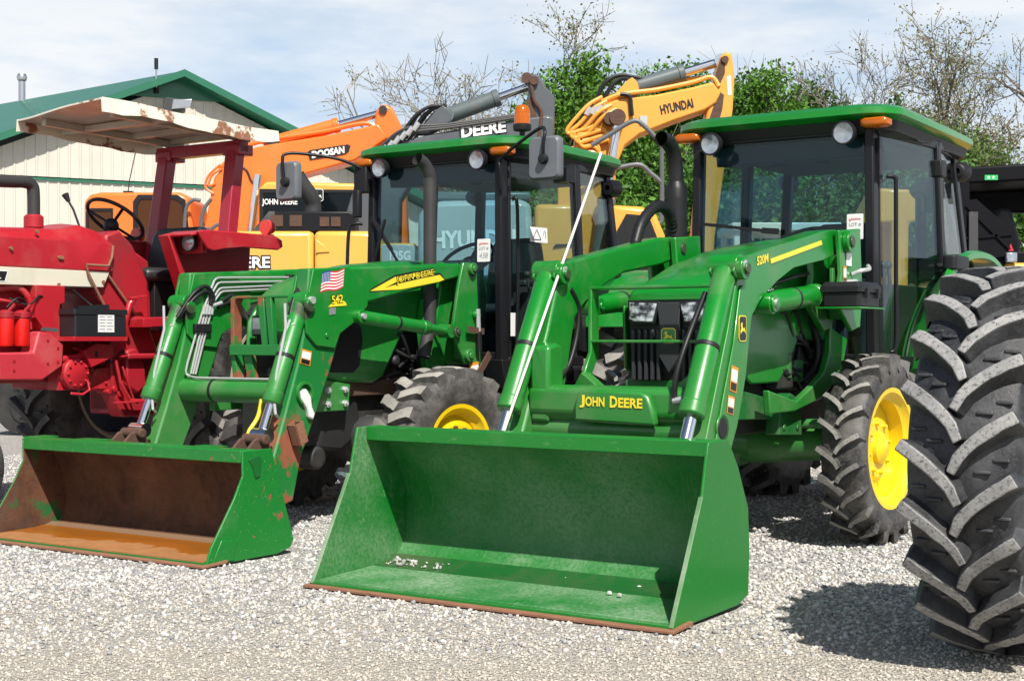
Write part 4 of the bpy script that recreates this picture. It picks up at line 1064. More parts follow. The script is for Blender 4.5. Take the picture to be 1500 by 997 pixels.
# mirrors
def mirror(root, c, arm, w, h, lab=None):
    g = G(); g.tube(bez(arm, 6), .012, 10)
    a = g.build('mirror_arm', M['black'], root)
    g = G(); X0, Y0, Z0 = c
    g.loft([[(X0 + x * k, Y0 + d, Z0 + z * k) for x, z in [(p[0] - w / 2, p[1] - h / 2) for p in rrect(w, h, .035, 4)]] for d, k in ((.03, 1), (.0, 1.02), (-.02, .98), (-.032, .90))])
    g.lathe([(.034, 0), (.036, .02), (.028, .038), (.001, .042)], (X0 + .01, Y0 - .03, Z0 - .01), (0, -1, 0), 18, 1)
    return g.build('mirror', [M['mirror_grey'], M['plastic']], a, smooth=40)
mc1 = (1.0, 2.95, 2.335)
mirror(T2, mc1, [(.60, 3.02, 2.16), (.60, 3.0, 2.30), (.60, 3.0, 2.36), (.74, 2.98, 2.44), (.95, 2.95, 2.535), (1.02, 2.91, 2.51), (1.02, 2.89, 2.42), (1.01, 2.905, 2.33)], .24, .285)
mirror(T2, (-.985, 2.62, 2.275), [(-.58, 3.02, 2.36), (-.72, 2.88, 2.44), (-.90, 2.70, 2.475), (-.99, 2.60, 2.47), (-1.0, 2.575, 2.42), (-.99, 2.58, 2.28)], .20, .28)
g = G(); g.bar((-.545, 3.02, 1.62), (-.40, 3.0, 2.0), .012, .02); g.bar((-.54, 3.02, 2.02), (-.36, 3.025, 1.78), .02, .022); g.bar((-.36, 3.02, 1.78), (-.25, 3.02, 1.62), .012, .016)
g.build('wiper', M['plastic'], T2)
g = G(); g.tube(bez([(-.56, 2.94, 1.97), (-.60, 2.90, 1.97), (-.64, 2.88, 1.90), (-.64, 2.86, 1.45), (-.64, 2.86, 1.2)], 6), .013, 10)
g.tube(bez([(.60, 3.15, 2.1), (.635, 3.16, 2.06), (.64, 3.16, 1.5), (.63, 3.16, 1.1)], 6), .012, 10)
g.box(.615, .70, 3.70, 3.82, 2.27, 2.37); g.tube(bez([(.61, 3.30, 1.30), (.66, 3.42, 1.52), (.67, 3.65, 1.62), (.68, 3.78, 1.60), (.68, 3.80, 1.5)], 6), .014, 8)
g.lathe([(.02, -.07), (.05, -.065), (.068, 0), (.068, .05), (.001, .05)], (.64, 4.46, 2.29), (0, 1, 0), 18); g.lathe([(.02, -.07), (.05, -.065), (.068, 0), (.068, .05), (.001, .05)], (-.64, 4.46, 2.29), (0, 1, 0), 18)
g.build('grab_rail', M['black'], T2)
g = G(); g.box(-.68, -.56, 2.98, 3.04, 2.20, 2.40); g.box(-.66, -.60, 2.94, 2.99, 2.02, 2.22); g.build('lamp_bracket', M['plastic'], T2, bevel=.01)
# beacon
g = G(); b0 = V((.637, 3.22, 2.525)); g.lathe([(.001, 0), (.02, 0), (.02, .05), (.06, .055), (.064, .07), (.064, .095), (.058, .10), (.001, .10)], b0, (0, 0, 1), 24)
bc = g.build('beacon', M['plastic'], T2)
g = G(); g.lathe([(.056, .10), (.055, .17), (.050, .205), (.036, .228), (.001, .237)], b0, (0, 0, 1), 26); g.build('beacon_dome', M['amber'], bc, smooth=60)
# decals
x = arm2x + .001
fl = G()
def wv(u, v): return (x, 1.225 + u * .20 + .012 * v, 1.405 + v * .115 + u * .035 + .006 * math.sin(u * 7))
for r in range(13):
    nu = 10
    for k in range(nu):
        u0, u1 = k / nu, (k + 1) / nu
        if r >= 6 and u1 <= .41: continue
        P = [wv(u0, r / 13), wv(u1, r / 13), wv(u1, (r + 1) / 13), wv(u0, (r + 1) / 13)]
        fl.add(P, [[0, 1, 2, 3]], 0 if r % 2 == 0 else 1)
for k in range(4): fl.add([wv(k * .1, 6 / 13), wv(k * .1 + .1, 6 / 13), wv(k * .1 + .1, 1), wv(k * .1, 1)], [[0, 1, 2, 3]], 2)
for i in range(5):
    for j in range(6):
        u, v = .04 + j * .066, .52 + i * .095; p = wv(u, v)
        fl.add([(x + .001, p[1] - .004, p[2]), (x + .001, p[1], p[2] - .004), (x + .001, p[1] + .004, p[2]), (x + .001, p[1], p[2] + .004)], [[0, 1, 2, 3]], 1)
fl.build('flag_decal', [M['decal_red'], M['decal_white'], M['decal_blue']], arm2, smooth=0)
plate(arm2, [(0, 0), (.16, .012), (.15, .03), (.10, .05), (.04, .03)], (x, 1.295, 1.325), Yd, Z, M['decal_yellow'], 'yellow_swoosh')
text('542', arm2, (x + .004, 1.318, 1.340), (0, 1, .12), Z, .105, .055, M['decal_black'], bold=.07, depth=.0005)
text('542', arm2, (x + .006, 1.320, 1.343), (0, 1, .12), Z, .10, .048, M['decal_yellow'], bold=.02, depth=.001)
plate(arm2, [(0, 0), (.055, .006), (.055, .045), (0, .04)], (x, 1.30, 1.278), Yd, Z, M['decal_grey'], 'grey_tag')
warn(legn, (.536, 1.07, 1.00), .085, .085, (0, 1, -.2), (0, .2, 1))
xb_ = .536
bn = [o for o in T2.children if o.name.startswith('loader_beam')][0]
plate(bn, [(0, -.012), (.02, .010), (.25, .085), (.45, .105), (.68, .112), (.60, .085), (.72, .090), (.775, .048), (.70, .032), (.30, -.005)], (xb_, 1.69, 1.435), (0, 1, .06), Z, M['decal_black'], 'decal_shadow', .001)
plate(bn, [(0, 0), (.25, .080), (.45, .100), (.67, .107), (.58, .080), (.45, .077), (.26, .048), (.14, .014), (.28, .036), (.5, .062), (.71, .082), (.76, .050), (.70, .038), (.30, .0)], (xb_, 1.695, 1.43), (0, 1, .06), Z, M['decal_yellow'], 'yellow_swoosh', .001, .0012)
text('JOHN DEERE', bn, (xb_ + .003, 1.945, 1.470), (0, 1, .17), Z, .40, .062, M['decal_black'], bold=.05)
text('JOHN DEERE', bn, (xb_ + .0045, 1.950, 1.475), (0, 1, .17), Z, .39, .050, M['decal_yellow'], bold=.005)
ps = plate(T2, [(0, 0), (.19, 0), (.19, .105), (0, .105)], (.662, 3.28, 1.815), (.12, 1, 0), (-.04, 0, 1), M['decal_white'], 'safety_label')
g = G()
for (y0, z0, y1, z1) in ((.025, .02, .115, .02), (.115, .02, .07, .09), (.07, .09, .025, .02), (.14, .05, .155, .09), (.165, .03, .165, .08)):
    q0 = V((.664 + y0 * .12 - .04 * z0 + .004, 3.28 + y0, 1.815 + z0)); q1 = V((.664 + y1 * .12 - .04 * z1 + .004, 3.28 + y1, 1.815 + z1))
    g.bar(q0, q1, .003, .005)
g.build('warning_triangle', M['decal_grey'], ps)

# ------------------------------------------------------------------ big tyre at the right edge
W3 = thing('tractor_wheel', 'big black tractor tyre with grey worn lugs standing close beside the green front wheel', 'tractor tyre', (1.808, 5.16, 0), -PSI)
wheel(W3, (0, 0, .70), .70, .375, .36, 0, 'ag', 21, 1, 'yellow', 'tyre_blue', 'tread_worn', lugh=.054, lugw=.044, rimdeep=.12, sweep=1.0, round_=.006)

# ------------------------------------------------------------------ red tractor
T4 = thing('red_tractor', 'old faded red open tractor with a rusty cream canopy over its seat', 'tractor', (-2.696, 10.454, 0), -PSI)
g = G(); g.loft([[(-.31, y, 1.60), (-.31, y, 1.80), (-.25, y, zt - .02), (-.06, y, zt), (.06, y, zt), (.25, y, zt - .02), (.31, y, 1.80), (.31, y, 1.60)] for y, zt in ((-2.5, 1.84), (-1.5, 1.865), (-1.0, 1.89), (-.80, 1.93), (-.66, 1.90), (-.56, 1.80))])
hd4 = g.build('bonnet', M['red'], T4, bevel=.012)
g = G(); g.prism([(-2.5, 1.478), (-.655, 1.492), (-.60, 1.60), (-2.5, 1.60)], -.318, .318, 'x')
sp = g.build('bonnet_strip', M['cream'], hd4, bevel=.004)
plate(sp, [(0, 0), (1.16, 0), (1.18, .072), (.02, .072)], (.319, -2.60, 1.505), Yd, Z, M['decal_white'], 'name_panel_edge', .0015)
plate(sp, [(0, 0), (1.145, 0), (1.165, .06), (.02, .06)], (.319, -2.595, 1.511), Yd, Z, M['decal_black'], 'name_panel', .0015, .0015)
text('INTERNATIONAL', sp, (.323, -2.55, 1.522), Yd, Z, 1.07, .038, M['decal_white'], bold=.03)
g = G()
for y in (-1.0, -1.02): g.cyl((.31, y, 1.68), (.325, y, 1.68), .012, 8)
for y, z in ((-1.2, 1.84), (-.66, 1.53), (-1.03, 1.50), (-1.4, 1.72)): g.cyl((.31, y, z), (.328, y, z), .012, 8)
g.tube([(.33, -.58, 1.78), (.34, -.60, 1.70), (.34, -.63, 1.64), (.34, -.82, 1.64), (.34, -.80, 1.58), (.34, -.66, 1.36)], .009, 8)
g.tube([(.30, -.62, 1.6), (.30, -.30, 1.25)], .010, 8)
g.build('bonnet_latch', M['rust_edge'], hd4)
g = G(); g.prism([(-.70, 1.45), (-.34, 1.12), (-.20, 1.12), (-.22, 1.55), (-.36, 1.80), (-.48, 1.90), (-.60, 1.86)], -.28, .28, 'x'); g.prism([(-.62, 1.20), (-.18, 1.0), (-.1, 1.0), (-.14, 1.70), (-.3, 1.78)], -.10, .2, 'x')
g.build('dash_cowl', M['red_dark'], T4, bevel=.02)
g = G(); c = V((0, -.28, 2.0)); ax = V((0, .60, .80)).normalized(); X = V((1, 0, 0)); Y = ax.cross(X)
g.tube([c + (X * math.cos(t) + Y * math.sin(t)) * .215 for t in [2 * math.pi * i / 36 for i in range(37)]], .014, 8, cap=False)
for a in (90, 210, 330):
    t = math.radians(a); g.bar(c - ax * .05, c + (X * math.cos(t) + Y * math.sin(t)) * .21, .022, .012, up=ax)
g.ball(tuple(c - ax * .06), .055); g.cyl(c - ax * .35, c - ax * .05, .03, 12)
g.tube([(-.1, -.50, 1.9), (-.16, -.52, 2.06), (-.2, -.53, 2.12)], .008, 8); g.tube([(-.2, -.53, 2.12), (-.225, -.54, 2.17)], [.014, .026], 10)
g.build('steering_wheel', M['plastic'], T4)
# seat
g = G(); g.loft([[(x * k, y * k + .02, z) for x, y in ((-.26, -.24), (.26, -.24), (.30, -.1), (.28, .22), (-.28, .22), (-.30, -.1))] for z, k in ((1.55, .9), (1.58, 1), (1.63, 1.0), (1.655, .9))])
g.loft([[(x * k, .28 + t + (z - 1.6) * .25, z) for x, t in ((-.27, -.05), (.27, -.05), (.25, .05), (-.25, .05))] for z, k in ((1.60, .9), (1.72, 1.05), (1.92, 1.0), (1.98, .8))])
st4 = g.build('seat', M['vinyl'], T4, bevel=.02, smooth=50)
g = G(); g.box(-.22, .24, -.13, .3, 1.24, 1.55); g.tube([(.2, -.1, 1.3), (.22, .0, 1.5)], .02, 8); g.build('seat_base', M['hose'], st4, bevel=.01)
# engine, frame, battery
g = G()
g.box(-.20, .20, -2.4, -.9, .85, 1.48); g.box(-.22, .22, -1.0, -.2, .80, 1.22); g.box(-.26, .26, -.3, .5, .62, 1.2)
g.prism([(-.62, 1.30), (-.30, 1.30), (-.18, 1.05), (-.16, .72), (-.30, .60), (-.5, .60), (-.60, .80)], .20, .34, 'x')
g.prism([(-.52, 1.06), (-.44, 1.08), (-.36, .98), (-.34, .82), (-.42, .76), (-.52, .82)], .34, .40, 'x')
g.build('engine', M['red_dark'], T4, bevel=.015)
g = G()
g.prism([(-2.5, .90), (-1.22, .87), (-1.06, .96), (-1.05, 1.10), (-1.17, 1.185), (-1.25, 1.19), (-1.29, 1.055), (-2.5, 1.045)], .26, .40, 'x'); g.prism([(-2.5, .90), (-1.22, .87), (-1.06, .96), (-1.2, 1.1), (-2.5, 1.06)], -.40, -.26, 'x')
ff = g.build('front_frame', M['red_pink'], T4, bevel=.012)
for y, z in ((-1.10, 1.08), (-1.10, .99), (-1.18, .98), (-1.44, .94), (-1.44, 1.0), (-1.18, 1.13)):
    g = G(); g.cyl((.396, y, z), (.404, y, z), .011, 8); g.build('frame_bolt', M['red_dark'], ff)
g = G()
g.prism([(-1.23, 1.49), (-1.0, 1.49), (-1.0, 1.38), (-1.04, 1.37), (-1.04, 1.13), (-1.10, 1.13), (-1.23, 1.28)], .22, .345, 'x')
g.box(.22, .50, -1.05, -.60, 1.125, 1.155)
g.prism([(-.90, 1.06), (-.80, 1.11), (-.66, 1.10), (-.65, 1.02), (-.84, .95)], .36, .42, 'x'); g.box(.418, .424, -.815, -.79, 1.02, 1.06, 1)
for i in range(1): g.lathe([(.105, -.03), (.105, .03), (.09, .042), (.001, .045)], (.36, -.94, .91), (1, 0, 0), 22)
for k in range(10):
    a = 2 * math.pi * k / 10; g.cyl((.39, -.94 + .08 * math.cos(a), .91 + .08 * math.sin(a)), (.413, -.94 + .08 * math.cos(a), .91 + .08 * math.sin(a)), .010, 6)
g.prism([(-1.04, .80), (-.84, .80), (-.80, .94), (-.84, 1.01), (-1.04, 1.0)], .22, .335, 'x')
g.cyl((.34, -1.07, 1.0), (.36, -.85, 1.03), .022, 10); g.prism([(-.80, .80), (-.6, .80), (-.58, .95), (-.80, .93)], .24, .32, 'x')
for k in range(14): 
    y, z = RND.uniform(-.9, -.3), RND.uniform(.75, 1.0); g.cyl((.24, y, z), (.33 + .03 * RND.random(), y, z), .014 + .012 * RND.random(), 8)
g.bar((.42, -.60, 1.02), (.42, -.46, 1.035), .05, .012); g.tube([(.40, -.62, 1.0), (.40, -.58, .85), (.41, -.50, .72), (.41, -.36, .71)], .012, 8); g.tube([(.40, -.56, .95), (.40, -.46, .72)], .008, 8)
g.bar((.40, -.62, .705), (.42, -.36, .71), .06, .012)
g.tube([(.36, -.48, 1.16), (.38, -.52, 1.25), (.38, -.48, 1.38), (.38, -.44, 1.42)], .022, 10); g.bar((.38, -.48, 1.42), (.38, -.34, 1.44), .05, .014)
g.prism([(-.46, 1.22), (-.1, 1.24), (-.1, 1.30), (-.46, 1.28)], .2, .5, 'x')
g.tube([(.38, -.86, .92), (.40, -.84, .8), (.40, -.90, .77), (.38, -.98, .78)], .010, 8)
g.tube(bez([(.25, -1.45, 1.46), (.28, -1.32, 1.47), (.3, -1.25, 1.40), (.3, -1.22, 1.28)], 6), .022, 10); g.tube(bez([(.25, -1.6, 1.40), (.3, -1.4, 1.38), (.32, -1.28, 1.34), (.32, -1.25, 1.2)], 6), .012, 8)
for y0, z0, y1, z1 in ((-.80, .82, -.62, .92), (-.60, .82, -.44, 1.0), (-1.0, .84, -.9, .9)):
    g.prism([(y0, z0), (y1, z0), (y1 + .01, z1 - .03), (y1 - .03, z1), (y0 + .03, z1), (y0 - .01, z1 - .03)], .22, .30 + .03 * RND.random(), 'x')
    for a, b in ((y0 + .02, z0 + .02), (y1 - .02, z0 + .02), (y0 + .03, z1 - .02), (y1 - .03, z1 - .02)): g.cyl((.28, a, b), (.335, a, b), .009, 6)
for k in range(22):
    y, z = RND.uniform(-1.0, -.25), RND.uniform(.84, 1.12); g.cyl((.21, y, z), (.255 + .02 * RND.random(), y, z), .008 + .01 * RND.random(), 6)
g.tube([(.27, -.98, .83), (.30, -.7, .80), (.30, -.4, .84)], .016, 8); g.tube([(.3, -.9, 1.08), (.34, -.75, 1.04), (.34, -.62, 1.07), (.3, -.5, 1.1)], .012, 8)
g.build('side_castings', [M['red'], M['decal_black']], T4, bevel=.006)
g = G()
logo_hose(g, [(.3, -1.4, 1.40), (.36, -1.3, 1.36), (.35, -1.2, 1.42), (.3, -1.1, 1.36)], .007); logo_hose(g, [(.34, -1.45, 1.34), (.36, -1.38, 1.40), (.34, -1.30, 1.36), (.30, -1.25, 1.2)], .007)
logo_hose(g, [(.30, -.9, 1.47), (.33, -.82, 1.40), (.36, -.78, 1.36)], .008); logo_hose(g, [(.26, -.7, 1.1), (.33, -.6, .98), (.34, -.5, 1.06), (.28, -.4, .95)], .008)
logo_hose(g, [(.25, -.3, 1.1), (.34, -.25, 1.0), (.34, -.15, .9), (.25, -.1, .8)], .012)
g.build('wiring', M['hose'], T4)
g = G(); g.prism([(-1.24, 1.195), (-1.10, 1.185), (-1.10, 1.21), (-1.22, 1.215)], .40, .403, 'x'); g.build('maker_plate', M['galv'], T4)
g = G(); g.loft([rloop(.14, .14, -1.04, -.61, .012, z) for z in (1.158, 1.30)]); g.loft([rloop(.145, .145, -1.05, -.60, .012, z) for z in (1.302, 1.338)]); g.v = [(x + .36, y, z) for x, y, z in g.v]
g.bar((.36, -.92, 1.345), (.36, -.66, 1.36), .05, .03)
bt = g.build('battery', M['battery'], T4, smooth=30)
plate(bt, [(0, 0), (.135, .0), (.135, .125), (0, .125)], (.501, -.855, 1.185), Yd, Z, M['decal_white'], 'battery_label')
g = G()
for i in range(5):
    for j in range(2): g.box(.5045, .5050, -.845 + j * .062, -.80 + j * .062 + .008 * (i % 2), 1.203 + i * .021, 1.207 + i * .021)
g.build('label_print', M['decal_grey'], bt, smooth=0)
g = G()
for y in (-1.455, -1.335): g.lathe([(.001, 0), (.045, .005), (.05, .02), (.05, .165), (.046, .182), (.001, .185)], (.34, y, 1.09), (0, 0, 1), 20)
g.build('fuel_filter', M['bright_red'], T4)
g = G()
for y in (-1.455, -1.335): g.lathe([(.001, 0), (.052, 0), (.052, .03), (.03, .045), (.001, .05)], (.34, y, 1.277), (0, 0, 1), 16); g.cyl((.36, y, 1.31), (.39, y + .03, 1.36), .012, 8)
g.box(.30, .38, -1.47, -1.32, 1.285, 1.305); g.build('filter_head', M['red_dark'], T4)
g = G(); g.tube(bez([(.05, -1.02, 1.86), (.05, -1.02, 2.10), (.05, -1.035, 2.17), (.05, -1.10, 2.19), (.05, -1.25, 2.18), (.05, -1.9, 2.15)], 6), .042, 18, cap=True); g.build('exhaust_pipe', M['muffler'], T4)
g = G(); g.lathe([(.001, 0), (.065, 0), (.065, .07), (.05, .085), (.001, .085)], (.05, -1.02, 1.89), (0, 0, 1), 18); g.build('exhaust_collar', M['red_dark'], T4)
# posts and canopy
g = G()
for s in (1, -1):
    g.bar((s * .40, .36, 1.30), (s * .365, .56, 2.62), .11, .10, up=(0, 1, 0))
    g.box(s * .365 - .085, s * .365 + .085, .50, .66, 2.52, 2.60)
g.bar((-.45, .56, 2.585), (.45, .56, 2.585), .10, .09)
for s in (1, -1):
    for k in range(3): g.cyl((s * (.28 + .06 * k), .55, 2.52), (s * (.28 + .06 * k), .55, 2.55), .016, 6)
g.build('canopy_post', M['maroon'], T4, bevel=.008)
def cz(x, y): return 2.715 - .012 * (y / .8) + .0 * x
g = G(); nx, ny = 14, 20; X0, X1, Y0, Y1 = -.62, .62, -.93, .74
top = []; bot = []
for j in range(ny + 1):
    for i in range(nx + 1):
        x = X0 + (X1 - X0) * i / nx; y = Y0 + (Y1 - Y0) * j / ny
        if y < -.5: y += (.29 * (.62 - x) / 1.24) * (-.5 - y) / .43
        edge = max(abs(x) / .62, 0) ** 8; ef = max(0, (-.80 - (Y0 + (Y1 - Y0) * j / ny)) / .13)
        wob = .005 * math.sin(7 * x + 3 * y) * edge + .004 * math.sin(9 * y + 1) * edge + .006 * math.sin(5 * x + 1)
        z = cz(x, y) + wob
        top.append((x, y, z)); bot.append((x, y, z - .012))
NN = len(top); fs = []; ms = []
for j in range(ny):
    for i in range(nx):
        a = j * (nx + 1) + i; q = [a, a + 1, a + nx + 2, a + nx + 1]
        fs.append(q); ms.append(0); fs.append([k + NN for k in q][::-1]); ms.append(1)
bd = [i for i in range(nx + 1)] + [j * (nx + 1) + nx for j in range(1, ny + 1)] + [ny * (nx + 1) + i for i in range(nx - 1, -1, -1)] + [j * (nx + 1) for j in range(ny - 1, 0, -1)]
for k in range(len(bd)):
    a, b = bd[k], bd[(k + 1) % len(bd)]; fs.append([a, b, b + NN, a + NN]); ms.append(0)
g.add(top + bot, fs, ms)
# turned-down rims
for s in (1, -1):
    lo = []
    R_ = []
    for j in range(ny + 1):
        p = top[j * (nx + 1) + (nx if s > 0 else 0)]; dz = .098 - .022 * max(0, math.sin(p[1] * 5 + 3.6)) + .004 * math.sin(p[1] * 23)
        R_.append([(p[0] + s * .012, p[1], p[2] + .002), (p[0] + s * .02, p[1], p[2] - dz), (p[0] + s * .008, p[1], p[2] - dz), (p[0], p[1], p[2] - .004)])
    g.loft(R_, 0)
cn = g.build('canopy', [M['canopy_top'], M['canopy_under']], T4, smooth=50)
g = G()
for x in (-.36, .36): g.bar((x, -.62, 2.685), (x, .7, 2.66), .05, .05)
for y in (-.25, .2, .58): g.bar((-.60, y, 2.68), (.60, y, 2.68), .06, .045)
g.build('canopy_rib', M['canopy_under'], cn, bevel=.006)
# wheels and fenders
for s in (1, -1):
    wheel(T4, (s * .80, .36, .82), .82, .42, .46, 0, 'ag', 22, s, 'tan_rim', 'tyre', 'tyre_ind', lugh=.04, lugw=.042, rimdeep=.20, disc='red' if s > 0 else 'dark_iron')
    g = G(); xi = .46
    g.prism([(-.27, 1.86), (-.12, 1.885), (.52, 1.885), (.60, 1.84), (.55, 1.15), (.35, 1.0), (.16, 1.0), (.04, 1.16), (-.12, 1.50)], s * xi, s * (xi + .02), 'x', 1)
    g.prism([(-.28, 1.865), (-.14, 1.90), (.52, 1.90), (.61, 1.86), (.61, 1.845), (.52, 1.88), (-.14, 1.88), (-.27, 1.848)], s * (xi - .01), s * .775, 'x', 0)
    lipp = [(-.24, 1.885), (-.14, 1.90), (.52, 1.90), (.60, 1.87), (.61, 1.82), (.56, 1.795), (.2, 1.795), (.02, 1.775), (-.09, 1.755), (-.15, 1.77), (-.20, 1.83)]
    g.prism(lipp, s * .775, s * .80, 'x', 0)
    g.prism([(-.29, 1.865), (-.25, 1.87), (-.06, 1.45), (.12, 1.12), (.08, 1.10), (-.12, 1.46)], s * (xi - .01), s * (xi + .10), 'x', 0)
    g.prism([(-.16, 1.88), (-.12, 1.88), (-.10, 1.74), (-.14, 1.74)], s * xi, s * .74, 'x', 0)
    fd = g.build('rear_fender', [M['red'], M['red_dark']], T4, bevel=.008)
    g = G(); g.lathe([(.001, .05), (.05, .04), (.066, 0), (.07, -.015), (.062, -.018)], (s * .655, -.185, 1.815), (0, 1, 0), 22); fl4 = g.build('fender_lamp', M['hose'], fd)
    g = G(); g.lathe([(.062, -.012), (.03, -.024), (.001, -.027)], (s * .655, -.185, 1.815), (0, 1, 0), 22); g.build('lamp_lens', M['lamp_glass'], fl4)
    g = G(); g.ball((s * .70, .57, 1.965), .05); g.lathe([(.055, -.02), (.055, .02)], (s * .70, .54, 1.965), (0, 1, 0), 18, closed=True); g.box(s * .68 - .06, s * .68 + .04, .50, .60, 1.90, 1.915)
    g.build('tail_lamp', M['redlens'], fd)
g = G(); g.cyl((-.6, .36, .82), (.6, .36, .82), .13, 18); g.tube([(-.6, .2, .62), (-.2, .1, .58), (.1, -.1, .62)], .03, 10); g.box(-.25, .25, -.3, .45, .6, 1.1); g.box(-.45, .45, -.55, .2, 1.0, 1.04); g.cyl((-.75, -2.1, .45), (.75, -2.1, .45), .06, 14)
g.build('rear_axle', M['red_dark'], T4, bevel=.012)
for s in (1, -1): wheel(T4, (s * .76, -2.18, .38), .38, .22, .2, 0, None, 0, s, 'cream', 'tyre', 'tyre', rimdeep=.06)
# ------------------------------------------------------------------ background machines (world-aligned frames; profile in x,z at their own depth)
def tracks(root, x0, x1, ya, yb, h=.85, mat='dark_iron'):
    """two crawler tracks running along x, centred at depths ya, yb"""
    for yc in (ya, yb):
        g = G(); r = h / 2; P = arc(x1 - r, r, r, -90, 90, 10) + arc(x0 + r, r, r, 90, 270, 10)
        g.prism(P, yc - .28, yc + .28, 'y')
        L = (x1 - x0 - 2 * r); n = int(L / .17)
        for k in range(n):
            for z in (0.004, h + .0): g.box(x0 + r + k * .17, x0 + r + k * .17 + .12, yc - .3, yc + .3, z - .02 if z > .1 else 0, z + .02)
        for k in range(5): g.cyl((x0 + r + k * L / 4, yc - .30, r * .8), (x0 + r + k * L / 4, yc - .285, r * .8), .2, 16)
        g.build('crawler_track', M[mat], root, bevel=.01)
    g = G(); g.box(x0 + .5, x1 - .5, ya + .2, yb - .2, .4, .95); g.cyl(((x0 + x1) / 2, (ya + yb) / 2, .9), ((x0 + x1) / 2, (ya + yb) / 2, 1.15), .6, 24)
    g.build('undercarriage', M['dark_iron'], root)

def lines(parent, runs, r, mat, name='hydraulic_line', n=8, smooth=True):
    g = G()
    for p in runs: g.tube(bez(p, 5) if smooth else p, r, n)
    return g.build(name, M[mat], parent)

# ---- orange excavator
E1 = thing('excavator', 'orange excavator with its boom angled up in front of the cream building', 'excavator', (-4.0, 17.4, 0), 0, 'excavators behind the tractors')
bP = [(.0, 1.3), (.26, 2.38), (.40, 3.10), (.55, 3.26), (.70, 3.39), (.92, 3.47), (1.16, 3.51), (1.72, 3.60), (2.2, 3.70), (2.38, 3.75), (2.5, 3.58), (2.11, 3.31), (1.42, 3.12), (1.18, 3.01), (1.05, 2.85), (.92, 2.38), (.6, 1.3)]
g = G(); g.prism(bP, -.22, .22, 'y'); b1 = g.build('boom', M['orange'], E1, bevel=.02)
g = G(); tp = [(2.30, 3.52), (2.33, 3.70), (2.35, 3.90), (2.40, 3.98), (2.47, 3.99), (2.55, 3.95), (2.66, 3.72), (2.70, 3.2), (2.75, 2.0), (2.55, 2.0), (2.46, 3.2)]
g.prism(tp, -.17, .17, 'y'); sk = g.build('stick', M['orange'], E1, bevel=.03)
g = G(); g.cyl((2.44, -.2, 3.92), (2.44, .2, 3.92), .05, 14); g.cyl((1.1, -.2, 3.54), (1.1, .2, 3.54), .07, 14); g.build('pin', M['dark_iron'], sk)
ram(E1, (1.05, 0, 3.54), (2.44, 0, 3.92), .085, .6, .045, 'orange', False, axis=(0, 1, 0))
ram(E1, (.75, -.30, 1.6), (.95, -.30, 3.12), .10, .5, .05, 'orange', False, pins=False)
g = G(); g.prism([(1.56, 3.305), (1.98, 3.375), (2.03, 3.41), (2.05, 3.475), (2.02, 3.495), (1.56, 3.425), (1.53, 3.40)], -.232, -.222, 'y'); pn = g.build('name_panel', M['decal_black'], b1)
text('DOOSAN', pn, (1.585, -.235, 3.325), (1, 0, .16), Z, .41, .085, M['decal_white'], bold=.05, shear=.15)
lines(b1, [[(.45, -.15, 3.2), (.70, -.15, 3.44), (1.0, -.15, 3.55), (1.7, -.15, 3.66), (2.2, -.15, 3.76), (2.38, -.15, 3.70)], [(.42, .1, 3.25), (.68, .1, 3.49), (1.0, .1, 3.60), (1.7, .1, 3.70), (2.1, .1, 3.80), (2.3, .1, 3.78)]], .028, 'orange')
lines(b1, [[(.42, -.23, 3.02), (.34, -.23, 3.0), (.38, -.23, 3.12), (.5, -.23, 3.2)], [(.40, -.23, 2.9), (.30, -.23, 2.98), (.34, -.23, 3.12), (.48, -.23, 3.25)]], .015, 'orange')
lines(b1, [[(.62, -.23, 3.25), (.78, -.23, 3.2), (.85, -.23, 3.06), (.92, -.23, 3.0)]], .012, 'hose', 'hydraulic_hose')
g = G(); cb = [(-1.09, 1.2), (-1.09, 2.78), (-1.02, 2.86), (-.9, 2.89), (.05, 2.89), (.16, 2.82), (.22, 2.3), (.22, 1.2)]
g.prism(cb, -.5, .5, 'y'); c1 = g.build('cab', M['orange'], E1, bevel=.04)
g = G(); g.prism([(-1.06, 2.30), (-1.06, 2.66), (-1.0, 2.70), (-.74, 2.70), (-.74, 2.30)], -.508, -.49, 'y'); g.prism([(-.50, 2.28), (-.50, 2.78), (-.44, 2.86), (.02, 2.86), (.12, 2.80), (.18, 2.28)], -.508, -.49, 'y'); wn = g.build('cab_window', M['glass_dark'], c1)
g = G(); g.prism([(-.50, 2.28), (-.50, 2.78), (-.44, 2.86), (.02, 2.86), (.12, 2.80), (.18, 2.28), (.14, 2.28), (.08, 2.76), (0, 2.81), (-.40, 2.81), (-.45, 2.75), (-.45, 2.28)], -.515, -.49, 'y')
g.prism([(-1.06, 2.30), (-1.06, 2.66), (-1.0, 2.70), (-.74, 2.70), (-.74, 2.30), (-.76, 2.3), (-.76, 2.67), (-.98, 2.67), (-1.03, 2.64), (-1.03, 2.3)], -.515, -.49, 'y'); g.build('window_frame', M['plastic'], c1)
g = G(); g.box(-1.04, -.76, -.487, -.485, 2.3, 2.68); g.box(-.46, .1, -.487, -.485, 2.3, 2.8)
g.build('cab_inside', M['charcoal'], c1)
g = G(); g.tube([(-.62, -.3, 2.88), (-.60, -.3, 3.05), (-.52, -.3, 3.42)], .006, 6); g.box(-.66, -.56, -.36, -.24, 2.86, 2.92); g.build('aerial', M['plastic'], E1)
g = G(); g.box(-1.3, 2.4, -.2, 2.6, 1.0, 1.85); g.box(-1.9, -1.2, -.45, .3, 1.0, 2.25); g.build('upper_body', M['orange'], E1, bevel=.05)
